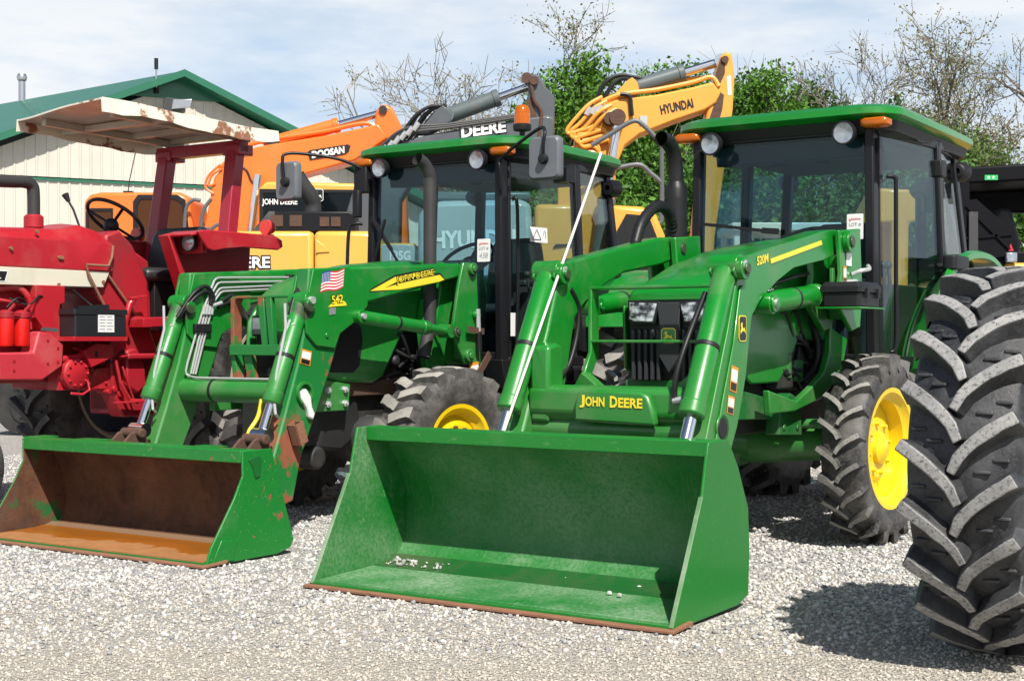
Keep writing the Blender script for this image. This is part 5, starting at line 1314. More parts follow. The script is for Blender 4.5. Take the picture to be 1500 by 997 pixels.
lines(E1, [[(-1.55, -.3, 2.2), (-1.5, -.3, 2.36), (-1.35, -.3, 2.40), (-1.15, -.3, 2.38)], [(-1.5, -.2, 2.2), (-1.42, -.2, 2.33), (-1.2, -.2, 2.35)]], .03, 'hose', 'hydraulic_hose')
lines(E1, [[(.12, -.6, 1.9), (.14, -.6, 2.62), (.22, -.6, 2.78), (.32, -.6, 2.78)], [(.30, -.6, 2.0), (.34, -.6, 2.60), (.45, -.6, 2.80)], [(.36, -.6, 1.9), (.42, -.6, 2.4), (.64, -.6, 2.5), (.68, -.6, 2.2)], [(.14, -.6, 2.4), (.28, -.6, 2.44), (.42, -.6, 2.45)]], .022, 'rail_grey', 'handrail')
tracks(E1, -2.2, 2.6, -.2, 2.2)

# ---- yellow excavator with dark boom
E2 = thing('excavator', 'yellow excavator with a slate grey boom, black rusty engine cover and tilted exhaust elbow', 'excavator', (-2.2, 15.2, 0), 0, 'excavators behind the tractors')
g = G(); g.prism([(-1.25, 1.05), (-1.25, 2.20), (-1.18, 2.285), (.10, 2.285), (.10, 1.05)], -.2, 1.9, 'y'); g.prism([(.112, 1.05), (.112, 2.285), (.74, 2.285), (.80, 2.20), (.80, 1.05)], -.2, 1.9, 'y')
g.prism([(.80, 1.05), (.80, 2.16), (1.16, 2.16), (1.30, 2.05), (1.34, 1.6), (1.34, 1.05)], -.18, 1.7, 'y')
ub = g.build('upper_body', M['yellow_deere'], E2, bevel=.05)
g = G(); g.prism([(.13, 2.05), (.28, 2.06), (.22, 2.13), (.13, 2.20)], -.215, -.2, 'y'); g.box(.60, .70, -.208, -.2, 1.72, 1.78); g.build('side_vent', M['yellow_deere'], ub, bevel=.008)
g = G(); g.prism([(.82, 1.90), (1.22, 1.90), (1.24, 2.02), (1.15, 2.14), (.82, 2.14)], -.195, -.18, 'y'); tp_ = g.build('model_panel', M['teal'], ub, bevel=.01)
text('135G', tp_, (.91, -.197, 1.975), Xd, Z, .22, .10, M['decal_white'], bold=.03)
text('DEERE', ub, (-.86, -.203, 1.87), (1, 0, .02), Z, .52, .15, M['decal_black'], bold=.10, depth=.001)
text('DEERE', ub, (-.85, -.205, 1.885), (1, 0, .02), Z, .50, .12, M['decal_white'], bold=.03, depth=.002)
g = G(); g.prism([(-.55, 2.285), (-.52, 2.34), (-.38, 2.50), (.48, 2.50), (.53, 2.46), (.53, 2.285)], -.1, .75, 'y'); ec = g.build('engine_cover', M['black'], E2, bevel=.015)
g = G()
for x0 in (-.36, -.16): g.box(x0, x0 + .13, -.11, -.1, 2.34, 2.46)
g.build('rusty_grille', M['rust_dark'], ec); g = G()
for x0 in (.16, .28): g.box(x0, x0 + .10, -.115, -.1, 2.34, 2.44)
g.build('rusty_grille', M['rust_dark'], ec)
g = G(); g.prism([(-.55, 2.285), (-.38, 2.5), (-.32, 2.5), (-.32, 2.285)], -.106, -.1, 'y'); g.build('grey_panel', M['cast'], ec)
g = G(); g.tube(bez([(.06, .1, 2.40), (.06, .1, 2.58), (.03, .06, 2.68), (-.05, .0, 2.80), (-.10, -.03, 2.89)], 6), .09, 22, cap=False); g.tube(bez([(.03, .06, 2.68), (-.05, .0, 2.80), (-.10, -.03, 2.885)], 6), .078, 22, cap=False, mi=1); g.build('exhaust_stack', [M['muffler'], M['hose']], E2)
def fit(g):
    g.v = [((x - 2.2) * 1.07 + 2.2, y, (z - 1.13) * 1.07 + 1.13 if z > 2.1 else z) for x, y, z in g.v]; return g
g = G(); g.prism([(-.48, 2.0), (-.48, 2.74), (-.40, 2.81), (.56, 2.79), (.62, 2.70), (.66, 2.0)], .9, 2.0, 'y'); c2 = fit(g).build('cab', M['yellow_deere'], E2, bevel=.03)
g = G(); g.box(-.44, .06, .888, .9, 2.2, 2.70); g.box(.10, .58, .888, .9, 2.2, 2.70); fit(g).build('window_pane', M['glass_dark'], c2)
g = G(); g.prism([(-.47, 2.2), (-.47, 2.73), (.60, 2.72), (.62, 2.2), (.57, 2.2), (.56, 2.69), (.11, 2.69), (.11, 2.2), (.06, 2.2), (.06, 2.69), (-.43, 2.69), (-.43, 2.2)], .88, .9, 'y'); fit(g).build('window_frame', M['plastic'], c2)
g = G(); g.box(-.42, .54, .893, .899, 2.2, 2.69); g.prism([(.22, 2.2), (.24, 2.42), (.34, 2.47), (.5, 2.46), (.54, 2.2)], .886, .893, 'y', 1); fit(g).build('cab_inside', [M['charcoal'], M['cream']], c2)
text('JOHN DEERE', c2, (-.625, .872, 2.645), Xd, Z, .40, .085, M['decal_white'], bold=.03)
badge(c2, (-.045, .866, 2.70), Xd, Z, .115, .14, M['decal_black'], M['decal_white'])
lines(E2, [[(-.34, 1.4, 2.80), (-.1, 1.4, 2.90), (.15, 1.4, 2.92), (.22, 1.4, 2.82)], [(.2, 1.4, 2.82), (.3, 1.4, 2.86), (.5, 1.4, 2.82)]], .018, 'rust_edge', 'cab_roof_rail')
b2P = [(.30, 1.3), (.35, 2.38), (.50, 2.82), (.71, 3.08), (.87, 3.20), (1.02, 3.25), (1.39, 3.33), (1.90, 3.42), (2.27, 3.48), (2.57, 3.52), (2.66, 3.50), (2.66, 3.28), (2.42, 3.19), (1.83, 3.12), (1.39, 3.02), (1.15, 2.88), (.98, 2.6), (.95, 1.3)]
b2P = [(x, z + (.06 if z > 2.5 else 0)) for x, z in b2P]
g = G(); g.prism(b2P, .3, .68, 'y'); b2 = g.build('boom', M['grey_boom'], E2, bevel=.02)
g = G(); g.prism([(1.16, 3.40), (1.28, 3.40), (1.52, 3.52), (1.54, 3.60), (1.45, 3.70), (1.38, 3.66)], .36, .40, 'y'); g.prism([(1.16, 3.40), (1.28, 3.40), (1.52, 3.52), (1.54, 3.60), (1.45, 3.70), (1.38, 3.66)], .58, .62, 'y'); g.build('cylinder_bracket', M['grey_boom'], b2, bevel=.006)
g = G(); g.prism([(2.36, 3.45), (2.35, 3.70), (2.38, 3.87), (2.35, 3.99), (2.40, 4.04), (2.50, 4.03), (2.57, 3.90), (2.67, 3.79), (2.66, 3.26), (2.45, 3.05), (1.9, 2.80), (1.85, 2.95), (2.36, 3.25)], .33, .65, 'y'); s2 = g.build('stick', M['grey_boom'], E2, bevel=.02)
g = G(); g.prism([(2.33, 3.45), (2.36, 3.75), (2.42, 3.80), (2.46, 3.6), (2.55, 3.4), (2.5, 3.3), (2.36, 3.3)], .325, .33, 'y'); g.cyl((2.44, .28, 3.96), (2.44, .70, 3.96), .05, 16); g.cyl((2.36, .30, 3.99), (2.36, .34, 3.99), .06, 16); g.build('rusty_link', M['rust_dark'], s2)
ram(E2, (1.48, .49, 3.60), (2.42, .49, 3.94), .09, .62, .045, 'cyl_grey', False, axis=(0, 1, 0))
lines(b2, [[(.60, .28, 2.95 + k * .05), (.74 + k * .02, .28, 3.14 + k * .05), (.95, .28, 3.30 + k * .045), (1.15, .28, 3.40 + k * .03), (1.5, .28, 3.44 + k * .02), (2.3, .28, 3.56 + k * .015)] for k in range(3)], .017, 'cast')
lines(b2, [[(.62 + k * .05, .26 + .05 * k, 2.95), (.80 + k * .06, .26 + .05 * k, 3.22), (1.02 + k * .04, .3 + .04 * k, 3.42), (1.16 + k * .04, .34 + .03 * k, 3.60 + .03 * (k % 2)), (1.34 + k * .03, .38, 3.70), (1.46, .42, 3.68)] for k in range(5)], .019, 'hose', 'hydraulic_hose')
g = G()
for k in range(6): g.cyl((.78 + k * .07, .25, 3.16 + k * .05), (.84 + k * .07, .25, 3.24 + k * .05), .03, 8)
g.build('fitting', M['steel'], b2)
lines(b2, [[(2.40, .31, 3.98), (2.44, .30, 3.75), (2.52, .30, 3.62), (2.5, .30, 3.40), (2.48, .30, 3.2)]], .02, 'rust_dark', 'hydraulic_hose')
text('DEERE', b2, (1.63, .297, 3.315), (1, 0, .13), Z, .53, .165, M['decal_black'], bold=.11, depth=.001, shear=.08)
text('DEERE', b2, (1.65, .294, 3.335), (1, 0, .13), Z, .50, .13, M['decal_white'], bold=.04, depth=.002, shear=.08)
tracks(E2, -2.0, 2.4, .3, 2.2)

# ---- amber excavator
E3 = thing('excavator', 'amber yellow excavator with a long angled boom and many bent pipes, behind both green tractors', 'excavator', (.8, 16.0, 0), 0, 'excavators behind the tractors')
b3P = [(-.02, 1.4), (-.07, 2.65), (-.12, 3.12), (-.10, 3.38), (-.02, 3.54), (.11, 3.70), (.35, 3.80), (.81, 3.86), (1.2, 3.94), (1.43, 4.0), (1.52, 3.88), (1.47, 3.77), (1.35, 3.69), (1.0, 3.57), (.62, 3.42), (.46, 3.30), (.36, 3.08), (.34, 2.65), (.4, 1.4)]
g = G(); g.prism(b3P, -.2, .2, 'y'); b3 = g.build('boom', M['yellow_hy'], E3, bevel=.02)
g = G(); g.prism([(1.46, 4.06), (1.52, 4.29), (1.58, 4.35), (1.65, 4.32), (1.68, 4.06), (1.66, 3.71), (1.46, 2.3), (1.42, 1.6), (1.20, 1.6), (1.22, 2.32), (1.30, 3.28), (1.38, 3.71)], -.17, .17, 'y'); s3 = g.build('stick', M['yellow_hy'], E3, bevel=.025)
g = G(); g.prism([(1.38, 3.55), (1.50, 3.90), (1.56, 3.86), (1.54, 3.70), (1.46, 3.40), (1.38, 3.30)], -.176, -.17, 'y'); g.prism([(1.44, 4.0), (1.52, 4.27), (1.57, 4.30), (1.57, 4.1), (1.5, 3.95)], -.176, -.17, 'y'); g.cyl((1.57, -.2, 4.25), (1.57, .2, 4.25), .04, 12); g.cyl((.54, -.1, 3.96), (.54, .1, 3.96), .08, 14); g.build('greasy_joint', M['rust_dark'], s3)
g = G(); g.prism([(.045, .08), (.085, .08), (.075, .30), (.03, .28)], 0, .002, 'y'); g.v = [(x + 1.56, y - .173, z + 3.78) for x, y, z in g.v]; g.build('worn_sticker', M['decal_white'], s3)
g = G(); g.prism([(.22, 3.74), (.40, 3.84), (.62, 3.88), (.60, 4.0), (.54, 4.06), (.48, 4.02)], -.16, -.12, 'y'); g.prism([(.22, 3.74), (.40, 3.84), (.62, 3.88), (.60, 4.0), (.54, 4.06), (.48, 4.02)], .12, .16, 'y'); g.build('cylinder_bracket', M['yellow_hy'], b3, bevel=.008)
ram(E3, (.54, 0, 3.96), (1.54, 0, 4.26), .095, .60, .05, 'cyl_grey', False, axis=(0, 1, 0))
ram(E3, (.15, -.32, 2.0), (.36, -.32, 3.55), .095, .45, .05, 'cyl_grey', False, pins=False)
g = G(); g.cyl((.36, -.40, 3.58), (.36, .3, 3.58), .09, 16); g.cyl((.28, -.38, 3.57), (.28, -.24, 3.57), .07, 16); g.build('boom_pin', M['rust_dark'], b3)
R_ = []
for k in range(4):
    o = k * .05
    R_.append([(.20 + o, -.22 - o * .6, 3.83 - o), (.05 + o, -.24 - o * .6, 3.74 - o), (-.10 + o, -.26, 3.58 - o), (-.19 + o * .8, -.26, 3.46 - o * .4), (-.16 + o, -.26, 3.42 - o), (.02 + o, -.26, 3.47 - o), (.16 + o, -.26, 3.50 - o), (.27 + o * .3, -.26, 3.40 - o), (.29 + o * .3, -.26, 3.15 - o)])
for k in range(3): R_.append([(-.02, -.25, 3.34 - .07 * k), (.1, -.25, 3.35 - .07 * k), (.16 + .02 * k, -.25, 3.25 - .07 * k), (.17, -.25, 3.0)])
lines(b3, R_, .022, 'yellow_hy')
lines(b3, [[(.12, -.16, 3.74), (.38, -.16, 3.86), (.81, -.16, 3.92), (1.2, -.16, 4.0), (1.42, -.16, 4.06), (1.5, -.18, 3.95)], [(.14, .1, 3.8), (.38, .1, 3.91), (.81, .1, 3.96), (1.0, .1, 4.06), (1.15, .1, 4.08), (1.4, .1, 4.1)]], .026, 'yellow_hy')
lines(b3, [[(.12, -.1, 3.74), (.22, -.1, 3.98), (.38, -.08, 4.09), (.55, -.06, 4.08), (.68, -.05, 4.05)], [(.2, -.14, 3.76), (.30, -.14, 3.95), (.42, -.10, 4.05), (.6, -.08, 4.03)], [(.40, -.23, 3.86), (.50, -.23, 3.84), (.52, -.23, 3.72), (.53, -.23, 3.62)]], .024, 'hose', 'hydraulic_hose')
g = G()
for k in range(4): g.cyl((.02 + k * .06, -.27, 3.62 + k * .01), (.07 + k * .06, -.27, 3.70 + k * .01), .032, 8)
g.box(.62, .70, -.215, -.2, 3.52, 3.62); g.build('fitting', M['steel'], b3)
text('HYUNDAI', b3, (.86, -.205, 3.635), (1, 0, .22), Z, .37, .105, M['decal_black'], bold=.03)
g = G(); g.prism([(-1.78, 1.0), (-1.78, 2.45), (-1.65, 2.56), (-1.52, 2.585), (-.72, 2.60), (-.60, 2.56), (-.56, 1.0)], -1.2, -.2, 'y'); cw = g.build('counterweight', M['teal'], E3, bevel=.06)
text('HYUNDAI', cw, (-1.62, -1.206, 2.08), (1, 0, .02), Z, .86, .19, M['decal_white'], bold=.04)
g = G(); g.prism([(-.56, 1.0), (-.56, 2.56), (-.10, 2.56), (-.06, 1.0)], -1.1, .6, 'y'); g.prism([(.22, 1.0), (.26, 2.58), (.60, 2.56), (.74, 2.48), (.86, 2.2), (.92, 1.0)], -.8, 1.2, 'y'); g.box(-1.7, .9, -.2, 1.6, 1.0, 2.0)
ub3 = g.build('upper_body', M['yellow_hy'], E3, bevel=.05)
g = G(); g.prism([(.30, 1.6), (.32, 2.3), (.42, 2.48), (.66, 2.46), (.80, 2.1), (.82, 1.6)], -.812, -.8, 'y'); g.build('side_vent', M['plastic'], ub3)
g = G(); g.prism([(-.36, 2.12), (-.12, 2.12), (-.12, 2.14), (-.34, 2.14), (-.37, 2.10)], -1.12, -1.1, 'y'); g.build('panel_groove', M['dark_iron'], ub3)
g = G(); g.prism([(-.30, 2.58), (-.30, 2.85), (-.15, 3.25), (-.09, 3.22), (-.14, 2.9), (-.12, 2.58)], -.5, -.3, 'y'); g.prism([(-1.0, 2.62), (-.82, 2.66), (-.66, 2.66), (-.75, 2.60), (-.80, 2.52), (-.86, 2.52), (-.86, 2.60)], -.9, -.8, 'y'); g.build('lifting_lug', M['yellow_hy'], ub3, bevel=.01)
g = G(); g.box(-1.7, -.6, -1.0, -.3, 2.60, 2.70); g.build('engine_hatch', M['cyl_grey'], ub3, bevel=.03)
g = G(); g.prism([(-1.75, 2.2), (-1.75, 3.25), (-1.62, 3.3), (-1.60, 2.2)], .2, .4, 'y'); g.build('rear_post', M['yellow_hy'], ub3)
lines(E3, [[(.06, -.6, 3.24), (.26, -.6, 3.36), (.50, -.6, 3.50), (.62, -.6, 3.46), (.80, -.6, 3.26), (.82, -.6, 3.1), (.82, -.6, 2.5), (.80, -.6, 2.40), (.72, -.6, 2.36)], [(.22, -.6, 2.96), (.36, -.6, 3.0), (.58, -.6, 3.03), (.70, -.6, 2.94), (.82, -.6, 2.84)]], .026, 'rail_grey', 'handrail')
tracks(E3, -2.1, 1.9, -.4, 1.6)

# ---- black cabbed loader at the right edge
K1 = thing('compact_loader', 'black cabbed compact loader with a green roof sticker behind the right tractor', 'loader', (4.6, 13.6, 0), 0)
g = G(); g.prism([(-.56, 2.64), (-.54, 2.71), (1.0, 2.80), (1.3, 2.74), (1.3, 2.66), (-.50, 2.56)], -.6, .9, 'y')
for (x, y) in ((-.46, -.55), (1.2, -.55), (-.46, .8), (1.2, .8)): g.box(x - .05, x + .05, y - .05, y + .05, 1.4, 2.66)
g.box(-.5, 1.3, .55, .66, 2.40, 2.62); g.box(-.24, -.05, .5, .62, 2.2, 2.6)
kf = g.build('cab_frame', M['matte_black'], K1, bevel=.02)
g = G(); g.prism([(-.50, 1.85), (-.50, 2.40), (-.36, 2.42), (-.02, 2.12), (-.08, 1.90)], -.62, -.58, 'y'); g.bar((-.46, -.63, 2.36), (-.06, -.63, 1.96), .02, .02); g.bar((-.46, -.63, 2.06), (-.04, -.63, 2.10), .02, .02); g.box(-.46, -.34, -.70, -.60, 1.6, 1.9)
g.build('side_screen', M['matte_black'], K1)
g = G(); g.box(-.44, -.36, -.66, -.63, 1.92, 2.30); g.build('grey_bar', M['cast'], K1)
g = G(); g.box(-.28, -.16, -.605, -.60, 2.595, 2.64, 0); k_ = g.build('roof_sticker', plain('bright_green_sticker', (.02, .45, .12), .4), K1)
g = G(); g.box(-.255, -.238, -.609, -.606, 2.605, 2.63); g.box(-.21, -.195, -.609, -.606, 2.605, 2.63); g.build('sticker_mark', M['decal_white'], k_)
g = G(); g.prism([(-.05, 2.0), (.0, 2.28), (.1, 2.42), (.22, 2.40), (.3, 2.1), (.3, 1.8), (0, 1.8)], .1, .5, 'y'); g.build('seat', M['charcoal'], K1, bevel=.04)
g = G(); g.prism([(-.12, 1.95), (-.02, 2.24), (.10, 1.95)], -.3, -.29, 'y'); g.build('red_triangle', M['decal_red'], K1)
g = G(); g.box(-.10, .0, -.66, -.60, 1.84, 1.93); g.build('side_lamp', M['lamp_glass'], K1, bevel=.01)
g = G(); g.box(-.5, 1.4, -.55, 1.2, .5, 1.72); g.box(-.1, 1.4, -.62, -.5, 1.70, 1.84); g.build('body', M['yellow_deere'], K1, bevel=.04)
g = G(); g.box(-.5, 1.4, -.58, 1.1, 1.72, 1.95); g.build('engine_deck', M['matte_black'], K1, bevel=.02)
for x in (0, 1.1):
    for y, s in ((-.7, -1), (1.3, 1)):
        g = G(); g.lathe([(.2, -.14), (.38, -.15), (.42, -.1), (.42, .1), (.38, .15), (.2, .14)], (x, y, .42), (0, 1, 0), 28); g.lathe([(.2, -.14), (.18, -.05), (.001, -.05)], (x, y, .42), (0, 1, 0), 20); g.lathe([(.2, .14), (.18, .05), (.001, .05)], (x, y, .42), (0, 1, 0), 20); g.build('wheel', M['tyre'], K1)

# ---- yellow machines seen through the right cab
K2 = thing('backhoe', 'yellow machine seen through the right tractor cab glass, far back by the trees', 'loader', (4.5, 20.0, 0), 0)
g = G(); g.box(-1.6, 1.2, -.6, .8, .6, 1.6); g.prism([(.28, 2.72), (.44, 3.04), (.54, 3.22), (.97, 3.2), (1.07, 3.04), (1.12, 2.78), (.95, 2.74), (.93, 1.6), (.68, 1.6), (.70, 2.74)], -.5, .3, 'y'); k2b = g.build('body', M['yellow_hy'], K2, bevel=.04)
g = G(); g.box(-1.5, .0, -.6, .8, 2.62, 2.74); 
for x in (-1.42, -.1):
    for y in (-.5, .7): g.box(x - .04, x + .04, y - .04, y + .04, 1.6, 2.64)
g.build('cab_frame', M['cream'], K2, bevel=.02)
g = G()
for x in (-1.1, .8):
    for y in (-.75, .95): g.lathe([(.3, -.16), (.5, -.17), (.58, -.1), (.58, .1), (.5, .17), (.3, .16), (.001, .1)], (x, y, .58), (0, 1, 0), 28); g.lathe([(.3, -.16), (.26, -.06), (.001, -.06)], (x, y, .58), (0, 1, 0), 20)
g.build('wheel', M['tyre'], K2)

# ------------------------------------------------------------------ building
BD = thing('metal_building', 'cream metal sided building with green pitched roof behind the canopy', 'building', (-7.48, 32.0, 0), 0)
th = math.radians(27); wd = V((math.cos(th), math.sin(th), 0)); rd = V((-.79, .61, 0)); Za = 7.12; p_ = .43; NL = 7.6
pos = lambda L, d=0., dz=0.: wd * L + rd * d + Z * (Za - p_ * abs(L) + dz)
nf = V((wd.y, -wd.x, 0))   # outwards
g = G(); rib = .228; n = int(NL * 2 / rib)
for i in range(n):
    L0 = -NL + i * rib; L1 = L0 + rib; zt0 = Za - .25 - p_ * abs(L0); zt1 = Za - .25 - p_ * abs(L1)
    zz_ = [(L0, 0), (L0 + .15, 0), (L0 + .165, .018), (L0 + .20, .018), (L1 - .013, 0), (L1, 0)]
    for zlo, zhi, off in ((0, 4.60, 0), (4.66, None, 0.0)):
        vs = []
        for L, o in zz_:
            q = wd * L + nf * (o + off); top = (Za - .22 - p_ * abs(L)) if zhi is None else min(zhi, Za - .22 - p_ * abs(L))
            vs += [(q.x, q.y, zlo), (q.x, q.y, max(top, zlo))]
        if zhi is None and vs[1][2] <= zlo + .01: continue
        g.add(vs, [[2 * k, 2 * k + 2, 2 * k + 3, 2 * k + 1] for k in range(5)])
wl = g.build('gable_wall', M['siding'], BD, smooth=0)
g = G(); a = wd * -NL; b = wd * NL
g.add([tuple(a + nf * .05 + Z * 4.58), tuple(b + nf * .05 + Z * 4.58), tuple(b + nf * .05 + Z * 4.63), tuple(a + nf * .05 + Z * 4.63), tuple(a + Z * 4.58), tuple(b + Z * 4.58), tuple(b + Z * 4.63), tuple(a + Z * 4.63)], [[0, 1, 2, 3], [0, 1, 5, 4], [3, 2, 6, 7]])
g.build('wall_trim', M['roof_green'], wl, smooth=0)
g = G(); LEN = 24
for s in (1, -1):
    E0, E1_ = 0, NL + .35
    q = [nf * .45 + Z * Za, wd * s * E1_ + nf * .45 + Z * (Za - p_ * E1_), wd * s * E1_ + rd * LEN + Z * (Za - p_ * E1_), rd * LEN + Z * Za]
    dn = Z * -.05
    g.add([tuple(x) for x in q] + [tuple(x + dn) for x in q], [[0, 1, 2, 3], [4, 5, 6, 7], [0, 1, 5, 4], [1, 2, 6, 5], [2, 3, 7, 6], [3, 0, 4, 7]])
    # standing seams
    for k in range(1, 60):
        t = k * .4
        if t > LEN: break
        o0 = rd * t + Z * (Za + .02); o1 = wd * s * E1_ + rd * t + Z * (Za - p_ * E1_ + .02)
        g.bar(o0, o1, .04, .04)
rf = g.build('roof', M['roof_green'], BD, smooth=0)
g = G()
for s in (1, -1):
    E1_ = NL + .4
    q = [nf * .47 + Z * (Za + .03), wd * s * E1_ + nf * .47 + Z * (Za + .03 - p_ * E1_), wd * s * E1_ + nf * .47 + Z * (Za - .13 - p_ * E1_), nf * .47 + Z * (Za - .13)]
    g.add([tuple(x) for x in q] + [tuple(x - nf * .06) for x in q], [[0, 1, 2, 3], [4, 5, 6, 7], [0, 1, 5, 4], [1, 2, 6, 5], [2, 3, 7, 6], [3, 0, 4, 7]])
q = [wd * -1.1 + nf * .06 + Z * (Za - .1 - p_ * 1.1), wd * 1.1 + nf * .06 + Z * (Za - .1 - p_ * 1.1), nf * .06 + Z * (Za - .1)]
g.add([tuple(x) for x in q] + [tuple(x - nf * .04) for x in q], [[0, 1, 2], [3, 4, 5], [0, 1, 4, 3], [1, 2, 5, 4], [2, 0, 3, 5]])
g.build('rake_trim', M['roof_green'], rf, smooth=0)
g = G(); a = wd * -NL; e_ = a + rd * LEN
g.add([tuple(a), tuple(e_), tuple(e_ + Z * (Za - .3 - p_ * NL)), tuple(a + Z * (Za - .3 - p_ * NL))], [[0, 1, 2, 3]])
a = wd * NL; e_ = a + rd * LEN
g.add([tuple(a), tuple(e_), tuple(e_ + Z * (Za - .3 - p_ * NL)), tuple(a + Z * (Za - .3 - p_ * NL))], [[0, 1, 2, 3]])
g.build('side_wall', M['siding'], BD, smooth=0)
q = V((-7.48, 32, 0))
FL = thing('floodlight', 'grey floodlight mounted high on the cream gable wall', 'lamp', (-7.52, 31.72, 6.15), 0)
g = G(); g.prism([(-.18, .0), (.22, .05), (.26, .30), (-.12, .36), (-.20, .30)], -.28, .05, 'y'); g.box(-.12, -.02, -.1, .28, -.25, .0); g.box(-.14, .5, -.02, .04, -.30, -.24); f_ = g.build('housing', M['cast'], FL, bevel=.02)
g = G(); g.prism([(-.0, .08), (.42, .12), (.46, .30), (.04, .30)], -.33, -.27, 'y'); g.build('lens', M['galv'], f_, bevel=.01)
FP = thing('flue_pipe', 'galvanised flue pipe with round cap standing on the green roof', 'flue', tuple(V((-7.48, 32, 0)) + rd * 4.55 + Z * (Za - .18) + wd * -.12 + rd * 1.35), 0)
g = G(); g.cyl((0, 0, -.3), (0, 0, .66), .085, 18); g.build('pipe', M['galv'], FP)
g = G(); g.lathe([(.001, .86), (.10, .84), (.13, .76), (.11, .68), (.001, .64)], (0, 0, 0), (0, 0, 1), 18); g.lathe([(.22, -.10), (.10, .02), (.085, .02)], (0, 0, 0), (0, 0, 1), 18); g.build('cap', M['galv'], FP)
AN = thing('roof_antenna', 'thin antenna with black tip at the peak of the green roof', 'antenna', (-7.93, 31.7, 6.75), 0)
g = G(); g.cyl((0, 0, -.1), (0, 0, .42), .022, 10); g.build('mast', M['galv'], AN)
g = G(); g.cyl((0, 0, .42), (0, 0, .66), .045, 12); g.cyl((0, 0, -.12), (0, 0, -.0), .06, 10); g.build('tip', M['plastic'], AN)

# ------------------------------------------------------------------ trees
def limb_tree(name, label, base, H, spread, nleaf, leafsize, leafm, barkm, seed, depth=5, lean=.0, trunk=.22, first=.25, twig=.009, group='trees behind the machines', up=.25, leafclump=1, leafprob=1.0, fork=3, clumps=0):
    r = random.Random(seed); root = thing(name, label, 'tree', base, 0, group)
    tr = G(); tips = []
    def grow(p, d, L, rad, lv):
        segs = 3; pts = [p]; q = p; dd = d
        for k in range(segs):
            dd = (dd + V((r.uniform(-1, 1), r.uniform(-1, 1), r.uniform(-.5, 1) * .6)) * .16 + Z * up * .12).normalized()
            q = q + dd * L / segs; pts.append(q)
        r1 = max(rad * .58, twig * .6)
        tr.tube(pts, [rad + (r1 - rad) * k / segs for k in range(segs + 1)], 7 if lv == 0 else 5 if lv < 3 else 3, cap=lv > 2)
        if lv >= 2: tips.extend(pts[1:])
        if lv < depth:
            m = fork + (1 if lv < 2 and r.random() < .5 else 0)
            for k in range(m):
                t = r.uniform(.45, 1.0) if k else 1.0
                i = min(segs - 1, int(t * segs)); pp = pts[i] + (pts[i + 1] - pts[i]) * (t * segs - i)
                az = r.uniform(0, 2 * math.pi); sp = r.uniform(.45, 1.0) * spread
                side = (dd.orthogonal().normalized()); side.rotate(Matrix.Rotation(az, 3, dd))
                nd = (dd + side * sp + Z * up * .3).normalized()
                grow(pp, nd, L * r.uniform(.58, .80), max(rad * (.58 if k == 0 else .42), twig), lv + 1)
    th_ = H * first
    grow(V((0, 0, -.1)), V((lean, r.uniform(-.1, .1), 1)).normalized(), th_, trunk, 0)
    zs = max(v[2] for v in tr.v)
    k = H / zs
    tr.v = [(a * k, b * k, c * k) for a, b, c in tr.v]; tips = [t * k for t in tips]
    tk = tr.build('trunk', M[barkm], root, smooth=60)
    if nleaf:
        vs = []; fs = []
        cl = [t for t in tips if r.random() < leafprob]
        if not cl: cl = tips
        if clumps:
            cl = sorted(cl, key=lambda t: r.random() - .35 * t.length / H)[:clumps]
        for i in range(int(nleaf * 2.6)):
            c = cl[r.randrange(len(cl))]
            s = leafsize * .5 * r.uniform(.6, 1.4)
            o_ = V((r.gauss(0, 1), r.gauss(0, 1), r.gauss(0, .8)))
            if o_.length > 1.5: o_ *= 1.5 / o_.length * r.random()
            c = c + o_ * leafclump * .36
            a = V((r.gauss(0, 1), r.gauss(0, 1), r.gauss(0, 1))).normalized(); b = a.orthogonal().normalized(); b.rotate(Matrix.Rotation(r.uniform(0, 6.28), 3, a)); e = a.cross(b)
            o = len(vs)
            vs += [c + b * s, c + e * s * .55 + a * s * .2, c - b * s * .9, c - e * s * .55 + a * s * .15]
            fs.append([o, o + 1, o + 2, o + 3])
        g = G(); g.v = [tuple(v) for v in vs]; g.f = fs; g.m = [0] * len(fs)
        g.build('crown', M[leafm], root, smooth=0)
    return root
def at(u, d): return ((u - 750) / 2083.33 * d, d, 0)
limb_tree('leafy_tree', 'full bright green tree behind the grey boom tip, left of the amber boom', at(905, 44), 9.2, 1.0, 9500, .17, 'leaf', 'bark', 3, depth=5, leafclump=1.15, first=.3, fork=4, up=.12, clumps=150)
limb_tree('leafy_tree', 'bushy dark green tree low behind the orange beacon', at(845, 42), 7.0, 1.1, 8000, .17, 'leaf_dark', 'bark', 5, depth=5, leafclump=1.15, first=.25, fork=4, up=.12, clumps=150)
limb_tree('leafy_tree', 'round green tree just right of the amber boom tip, above the right cab roof', at(1112, 46), 10.2, .55, 6500, .17, 'leaf', 'bark', 8, depth=5, leafclump=1.15, first=.3, fork=4, up=.12, clumps=150)
limb_tree('leafy_tree', 'shadowy green tree between the two green cabs', at(960, 40), 7.2, 1.1, 8000, .16, 'leaf_dark', 'bark', 12, depth=5, leafclump=1.15, first=.22, fork=4, up=.12, clumps=150)
limb_tree('leafy_tree', 'thin green tree with leafy upper sprigs over the middle of the right cab roof', at(1297, 45), 9.6, .7, 2600, .15, 'leaf_dark', 'bark', 15, depth=5, leafclump=.7, first=.3, leafprob=.3)
limb_tree('bare_tree', 'nearly bare grey tree with broken twigs above the grey boom', at(715, 47), 10.9, 1.4, 900, .09, 'leaf_bud', 'bark_pale', 21, depth=6, trunk=.22, first=.26, leafprob=.25, leafclump=.5, twig=.009)
